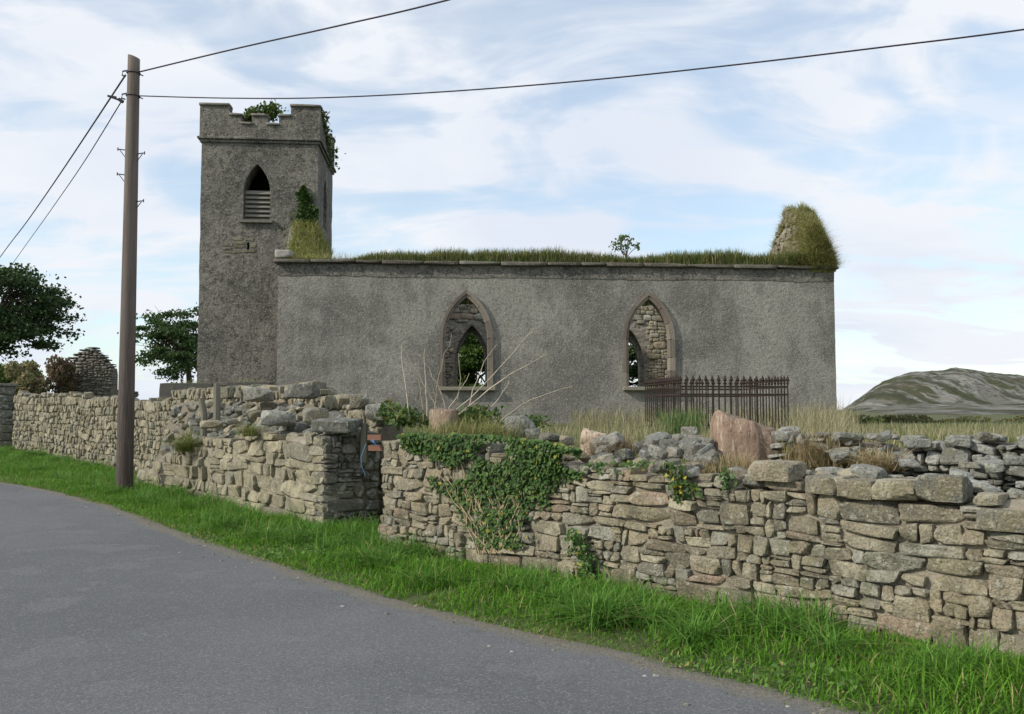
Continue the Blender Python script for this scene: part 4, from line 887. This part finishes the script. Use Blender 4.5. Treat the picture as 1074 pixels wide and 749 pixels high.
# fallen piece beside it
lg = Geo(); a, b = at(612, 458, 9.55), at(652, 464, 9.35); lg.tube([a+(b-a)*t for t in np.linspace(0, 1, 8)], np.linspace(.085, .05, 8), 12, (.42, .34, .26))
lg.build('log_top', M['stump'], None, smooth=True); o = bpy.data.objects['log_top']; o.name = 'fallen_log'; tag(o, 'pale weathered log lying on the broken stump', 'log')
# ---- grave railings
def rail_base(px, Yd): p = np.array([(px-CX)/F*Yd, Yd]); return p
n0 = rail_base(713.5, 18.0); n1 = rail_base(826, 18.35); dd = (n1-n0); wlen = np.linalg.norm(dd); dd /= wlen; pp = np.array([-dd[1], dd[0]]); dlen = 2.35
zg_ = 1.10; ztop = at(713, 393, 18)[2]; RH = ztop-zg_
rl_ = tag(empty('grave_railing', (n0[0], n0[1], zg_), math.atan2(dd[1], dd[0])), 'rusty iron railing with spearhead finials enclosing a grave before the church', 'railing')
def picket_geo(h):
    g = Geo(); g.tube([(0, 0, 0), (0, 0, h-.18)], .0135, 6); z0 = h-.18
    g.tube([(0, 0, z0-.005), (0, 0, z0+.02), (0, 0, z0+.05), (0, 0, z0+.075), (0, 0, z0+.12), (0, 0, z0+.18)], [.0135, .030, .018, .038, .026, .003], 8)
    g.box((0, 0, z0+.072), (.085, .016, .026)); return g
pk = picket_geo(RH).build('picket', M['rust'], rl_); first = True
def put(x, y, r=0):
    global first
    if first: o = pk; first = False
    else: o = pk.copy(); COL.objects.link(o); o.parent = rl_
    o.location = (x, y, 0); o.rotation_euler = (0, 0, r)
nf = 18; nd = 17
for i_ in range(nf): put(wlen*i_/(nf-1), 0); put(wlen*i_/(nf-1), dlen)
for i_ in range(1, nd-1): put(0, dlen*i_/(nd-1), math.pi/2); put(wlen, dlen*i_/(nd-1), math.pi/2)
for z in (RH-.24, RH-.40, .14):
    for (c, s) in [((wlen/2, 0, z), (wlen+.03, .012, .035)), ((wlen/2, dlen, z), (wlen+.03, .012, .035)), ((0, dlen/2, z), (.012, dlen-.02, .035)), ((wlen, dlen/2, z), (.012, dlen-.02, .035))]:
        if z == RH-.40 and False: continue
        Geo().box(c, s).build('rail', M['rust'], rl_)
# ---- utility pole and cables
PX, PY = (133.3-CX)/F*17, 17.0; pz = float(ground_z([[PX, PY]])[0]); ptop = at(140.5, 60, 17)[2]; ph = ptop-pz
pole = tag(empty('utility_pole', (PX, PY, pz)), 'tall round wooden utility pole on the verge in front of the long stone wall', 'utility pole')
zs = np.linspace(-.3, ph, 30); g = Geo(); tip = np.array([at(140.5, 60, 17)[0]-PX, 0])
rr_ = np.interp(zs, [0, ph], [.158, .112]); g.tube(np.c_[tip[0]*zs/ph*1, zs*0, zs], rr_, 20)
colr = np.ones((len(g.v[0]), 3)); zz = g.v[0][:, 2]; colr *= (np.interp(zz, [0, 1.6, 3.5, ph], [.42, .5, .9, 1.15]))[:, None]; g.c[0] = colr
V = g.v[0]; topm = V[:, 2] > ph-.01; V[topm, 2] += -.35*(V[topm, 0]-tip[0])-.0
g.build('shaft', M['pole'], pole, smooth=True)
def pl(z): return np.array([tip[0]*z/ph, 0, z])
def zat(py): return at(137, py, 17)[2]-pz
for (sx, py) in ((-1, 158), (-1, 184), (1, 162), (1, 212)):
    g = Geo(); c = pl(zat(py)); r = .13; g.tube([c+np.array([sx*.08, -.02, 0]), c+np.array([sx*(r+.13), -.03, .02])], .011, 6); g.tube([c+np.array([sx*(r+.13), -.03, .05]), c+np.array([sx*(r+.13), -.03, -.01])], .011, 6)
    g.tube([c+np.array([sx*.10, -.02, -.16]), c+np.array([sx*(r+.09), -.03, .0])], .008, 6); g.build('step_bracket', M['metal'], pole)
for (py, nm) in ((77, 'cable_hook'), (101, 'cable_hook')):
    g = Geo(); c = pl(zat(py)); a = np.linspace(0, 2*math.pi, 17); g.tube([c+np.array([.125*math.cos(t), .125*math.sin(t), 0]) for t in a], .012, 6)
    g.tube([c+np.array([-.10, -.02, .05]), c+np.array([-.20, -.03, .03]), c+np.array([-.21, -.03, -.05]), c+np.array([-.14, -.03, -.07])], .016, 6); g.tube([c+np.array([.1, 0, -.01]), c+np.array([.19, 0, -.05])], .012, 6); g.build(nm, M['metal'], pole)
g = Geo(); g.tube([at(122, 102, 17), at(113, 100.5, 17)], .018, 6); g.tube([at(113, 100.5, 17), at(128, 106, 17)], .020, 8); g.tube([at(124.5, 104, 17), at(129, 107, 17)], .034, 8)
o = g.build('cable_joint', M['cable']); o.parent = pole; o.matrix_parent_inverse = Matrix.Translation((-PX, -PY, -pz))
def wire(keys, label, r=.012):
    k = np.array(keys, float); t = np.arange(len(k)); q = np.linspace(0, len(k)-1, 60)
    # smooth (Catmull-Rom) through the keys
    pts = []
    for s_ in q:
        i_ = min(int(s_), len(k)-2); f = s_-i_; p0 = k[max(i_-1, 0)]; p1 = k[i_]; p2 = k[i_+1]; p3 = k[min(i_+2, len(k)-1)]
        c = .5*((2*p1)+(-p0+p2)*f+(2*p0-5*p1+4*p2-p3)*f*f+(-p0+3*p1-3*p2+p3)*f**3); pts.append(at(*c))
    tag(Geo().tube(pts, r, 6).build('overhead_cable', M['cable'], None, smooth=True), label, 'cable')
wire([(144, 76, 17), (250, 50.5, 15.9), (360, 26, 14.8), (470, 0, 13.8), (700, -62, 12)], 'upper cable rising steeply to the right from the pole head', .014)
wire([(143, 100.5, 17), (240, 103, 16.2), (340, 102.5, 15.4), (470, 96, 14.4), (620, 84, 13.4), (780, 67, 12.4), (930, 49, 11.6), (1074, 31, 11), (1400, -15, 9.8)], 'long sagging cable crossing above the church to the right edge', .0115)
wire([(131.5, 79, 17), (70, 172, 24), (30, 230, 31), (5, 263, 38), (-60, 352, 60)], 'thicker upper cable falling from the pole towards the left tree', .019)
wire([(127, 107, 17), (90, 167, 21), (55, 218, 27), (20, 267, 36), (-40, 352, 55)], 'thin lower cable falling from the pole towards the left tree', .012)
# ---- posts, gate remains, plinth
def post(px, py0, py1, Yd, w, label, lean=0):
    a, b = at(px, py1, Yd), at(px+lean, py0, Yd); g = Geo(); g.tube([(0, 0, -.3), (0, 0, .1), tuple((b-a)*np.array([1, 1, 1]))], [w, w, w*.92], 8, (.17, .165, .13)); o = g.build('fence_post', M['wood'], None, smooth=False); o.location = a; tag(o, label, 'fence post')
post(227.5, 402, 434, 15.6, .065, 'taller grey wooden fence post standing in the rubble before the tower', 0)
post(214, 418, 440, 15.8, .06, 'short tilted wooden fence post left of the taller one', -3)
post(381.5, 444, 462, 12.2, .05, 'short mossy post stub between pier and gate planks', 1)
gt = tag(empty('broken_gate', at(393, 475, 11.6)), 'remains of a gate, two red brown planks wedged in the gap tied with blue twine', 'gate')
for (dy_, dz) in ((0, .20), (0.02, .06)):
    g = Geo(); g.box((0, dy_, dz), (.20, .04, .07), 0, (.19, .10, .07)); o = g.build('plank', M['brick'], gt); o.rotation_euler.z = -.4
g = Geo(); tcol = (.10, .20, .36)
for k_ in range(5): g.tube([(-.05+.02*k_, -.06, .17), (.0, -.08, .13+.01*k_), (.05-.01*k_, -.06, .10)], .005, 4, tcol)
g.tube([(-.10, -.08, .12), (-.16, -.1, -.05), (-.15, -.12, -.16), (-.10, -.12, -.28)], .005, 4, tcol)
M['twine'] = mat('blue_twine', (1, 1, 1), .6); g.build('twine', M['twine'], gt)
for (px0, px1, py, Yd, lab, py1) in [(170, 226, 402, 23.6, 'low dark plinth wall left of the fence post before the tower', 425), (233, 286, 401, 23.4, 'low dark plinth wall right of the fence post before the tower', 425)]:
    a, b = at(px0, py1, Yd), at(px1, py, Yd); g = Geo()
    V, Fc = unit_stone(rr, 8, 20, 2, .008); g.add(V*np.array([(b[0]-a[0])/2, .25, (b[2]-.9)/2])+np.array([(a[0]+b[0])/2, Yd, (b[2]+.9)/2]), Fc)
    tag(g.build('plinth_wall', M['concrete'], None, smooth=False), lab, 'low wall')
    tussock(np.array([(a[0]+b[0])/2, Yd, b[2]-.03]), 160, .09, .22, 'sparse yellow green grass on the '+lab[4:17].strip()+' left' if px0 < 200 else 'sparse yellow green grass on the plinth wall right of the fence post', (.16, .2, .04), (.3, .32, .08), (.4, .35, .18), .2)
# ---- ruined hut on the left
hr = tag(empty('ruined_hut', (0, 0, 0)), 'small ruined stone hut gable rising behind the long wall at left', 'ruin')
Yh = 33.5; pr = [(60, 400), (67, 384), (74, 373), (82, 366), (90, 363), (100, 364), (108, 371), (114, 379), (118, 383), (118.5, 384)]
Lh0, Lh1 = at(58, 400, Yh), at(117, 400, Yh); hx = [at(px, py, Yh) for px, py in pr]
htop = lambda s: float(np.interp(Lh0[0]+s, [h[0] for h in hx], [h[2] for h in hx]))-1.1
g = Geo(); stone_face(g, [(Lh0[0], Yh), (Lh1[0], Yh-.1)], lambda s: 1.1, htop, -1, rg, wmax=.5, hmax=.16, amin=.02, psplit=.4, n=4, palette='dark', gap=.014, depth=.5, k=6)
g.build('gable_wall', M['greystone'], hr, smooth=True)
core([(Lh0[0]+.25, Yh), (Lh1[0], Yh-.1)], lambda s: 1.1, lambda s: htop(s+.25)-.12, -1, .08, .6, M['mortar'], hr, 'wall_core')
g = Geo(); stone_face(g, [(Lh1[0]-.02, Yh), (Lh1[0]+.2, Yh+2)], lambda s: 1.1, lambda s: 1.25, -1, rg, wmax=.5, hmax=.16, n=4, palette='dark', depth=.4); g.build('side_wall', M['greystone'], hr, smooth=True)
def bush(name, px, py, Yd, sx, sy, n, size, c0, c1, c2, f2, label, cat='bush', dz=.5):
    P_ = []; lob = [(rv.normal()*.45, rv.normal()*.4, rv.normal()*.5) for _ in range(9)]
    c = at(px, py, Yd); ux = sx/F*Yd; uz = sy/F*Yd
    for _ in range(n):
        l = lob[rv.integers(9)]; d = rv.normal(size=3); d /= np.linalg.norm(d); d *= rv.uniform(.6, 1)*.55; P_.append(c+np.array([(l[0]+d[0])*ux, (l[1]+d[1])*ux*dz*2, (l[2]+d[2])*uz]))
    gz = float(ground_z([[c[0], c[1]]])[0]); st = [(np.array([[c[0], c[1], gz-.1], c+np.array([l[0]*ux*.4, 0, -uz*.3]), c+np.array([l[0]*ux, l[1]*ux, l[2]*uz])]), np.array([.03, .02, .008])*Yd/30) for l in lob]
    return ivy(name, np.array(P_), size, c0, c1, c2, f2, label, cat, None, 0, st)
bush('dead_bush', 64, 399, 32.9, 17, 19, 2600, .12, (.13, .09, .055), (.22, .16, .10), (.10, .12, .04), .15, 'brown withered creeper heaped against the hut ruin')
bush('dead_bush', 28, 402, 32.3, 17, 18, 2600, .13, (.22, .19, .10), (.34, .29, .16), (.14, .18, .05), .2, 'straw coloured bush between the hut ruin and the left tree')
bush('green_bush', 5, 394, 34, 24, 22, 3000, .15, (.06, .12, .02), (.15, .22, .05), (.2, .24, .06), .15, 'bright green bush under the left tree at the picture edge')
bush('gorse_bush', 908, 446, 27, 18, 6, 1600, .09, (.05, .085, .02), (.10, .15, .035), (.2, .2, .06), .1, 'low dark green bush right of the church foot')
for k_, (px, py, sx, sy) in enumerate([(930, 443, 26, 10), (966, 445, 30, 7), (1003, 446, 34, 6), (1045, 446, 32, 6), (1085, 446, 34, 6)]):
    bush('scrub_bush', px, py, 31+k_*.7, sx, sy, 1800, .10, (.055, .075, .022), (.13, .15, .04), (.20, .15, .08), .25, 'low scrub at the foot of the rocky hill beyond the churchyard')['group'] = 'scrub below the rocky hill'
bush('green_bush', 494, 404, 36.3, 26, 26, 3500, .15, (.03, .065, .015), (.08, .14, .03), (.14, .2, .05), .1, 'dark bush behind the nave seen low through the left window')
# ---- trees
def tree(base, height, crown_c, crown_r, nl, size, c0, c1, label, seed, lobes=46, trunk=.22, name='broadleaf_tree', low=.0):
    r0 = np.random.default_rng(seed); root = tag(empty(name, base), label, 'tree'); cc_ = np.array(crown_c)-np.array(base); R = np.array(crown_r)
    g = Geo(); h0 = cc_[2]-R[2]*.55; tr = [np.array([0, 0, -.2]), np.array([.05, 0, h0*.5]), np.array([cc_[0]*.3, cc_[1]*.3, h0]), cc_+np.array([0, 0, R[2]*.2])]
    g.tube(tr, [trunk, trunk*.8, trunk*.62, trunk*.2], 10); L = []; 
    for k_ in range(lobes):
        d = r0.normal(size=3); d /= np.linalg.norm(d); d[2] = d[2]*.9+.05; rr2 = r0.uniform(.45, 1.0)**.7; c = cc_+d*R*rr2*(1+.12*math.sin(k_)); L.append((c, r0.uniform(.09, .24)*R.mean()))
        s0 = tr[2]+(tr[3]-tr[2])*r0.uniform(0, .9); mid = (s0+c)/2+r0.normal(size=3)*.08*R.mean(); g.tube([s0, mid, c], [trunk*.30, trunk*.18, trunk*.05], 5)
        for _ in range(3): g.tube([mid, c+r0.normal(size=3)*L[-1][1]*.8], [trunk*.09, trunk*.03], 4)
    g.build('trunk', M['bark'], root)
    per = nl//lobes; P_ = []; C_ = []
    g = Geo()
    for c, r in L:
        d = r0.normal(size=(per, 3))*np.array([.85, .85, .30]); q = c+d*r*.95
        f = r0.uniform(.75, 1.25); leaves(g, q, size, r0, np.array(c0)*f, np.array(c1)*f, np.array(c1)*1.25, .1)
    g.build('crown', M['leafy'], root); return root
c = at(0, 330, 40); tree((c[0]-1.0, 40, .9), 9, c, (3.0, 2.9, 2.3), 17000, .17, (.022, .050, .014), (.055, .10, .028), 'dark broadleaf tree cut by the left edge behind the roadside wall', 5, 85, .28)
c = at(192, 362, 46); tree((c[0]+.4, 46, 1.0), 7, c, (2.3, 2.2, 2.0), 10000, .17, (.03, .065, .022), (.08, .14, .04), 'broadleaf tree standing behind the tower at its left side', 9, 60, .20)
c = at(494, 376, 37); tree((c[0], 37, 1.0), 6, c, (2.6, 2.0, 2.35), 22000, .17, (.035, .075, .015), (.10, .17, .03), 'green tree behind the nave seen through the left window', 14, 34, .2)
c = at(645, 385, 37); tree((c[0], 37, 1.0), 6, c, (2.6, 2.0, 2.0), 14000, .17, (.025, .055, .015), (.06, .11, .03), 'dark tree behind the nave seen through the right window', 17, 34, .2)
# ---- hill
def hillz(px): return np.interp(px, [780, 830, 860, 880, 895, 912, 925, 940, 958, 985, 1000, 1012, 1040, 1074, 1120, 1200, 1300, 1500], [470, 462, 446, 431, 424, 412, 403, 397, 392.5, 391, 388, 388.5, 392.5, 394.5, 397, 405, 425, 470])
n, m = 240, 90; V = []
pxs = np.linspace(790, 1480, n); D = np.linspace(0, 1, m)
for p_ in pxs:
    ridge = at(p_, hillz(p_), 620)[2]
    for d in D:
        Yd = 55+d*945; t = min(1, (Yd-55)/565); u_ = max(0, (Yd-470)/150); f = .035+.165*t+.80*(math.sin(min(1, u_)*math.pi/2)**1.1) if Yd <= 620 else math.cos((Yd-620)/380*math.pi/2)**1.0
        V.append(((p_-CX)/F*Yd, Yd, 0+(ridge-0)*f if ridge > 0 else -1))
V = np.array(V); V[:, 2] += wob(V, .035, 4)*1.9*np.clip(V[:, 2]/8, 0, 1)+(wob(V+77, .16, 3)*.8+1.3*np.abs(wob(V+31, .10, 4)))*np.clip(V[:, 2]/8, 0, 1)
i, j = np.meshgrid(np.arange(n-1), np.arange(m-1), indexing='ij'); i = i.ravel(); j = j.ravel()
tag(Geo().add(V, np.c_[i*m+j, (i+1)*m+j, (i+1)*m+j+1, i*m+j+1]).build('hill', M['hill'], smooth=True), kind='structure')
print('objects', len(bpy.data.objects), 'verts', sum(len(o.data.vertices) for o in bpy.data.objects if o.type == 'MESH'))
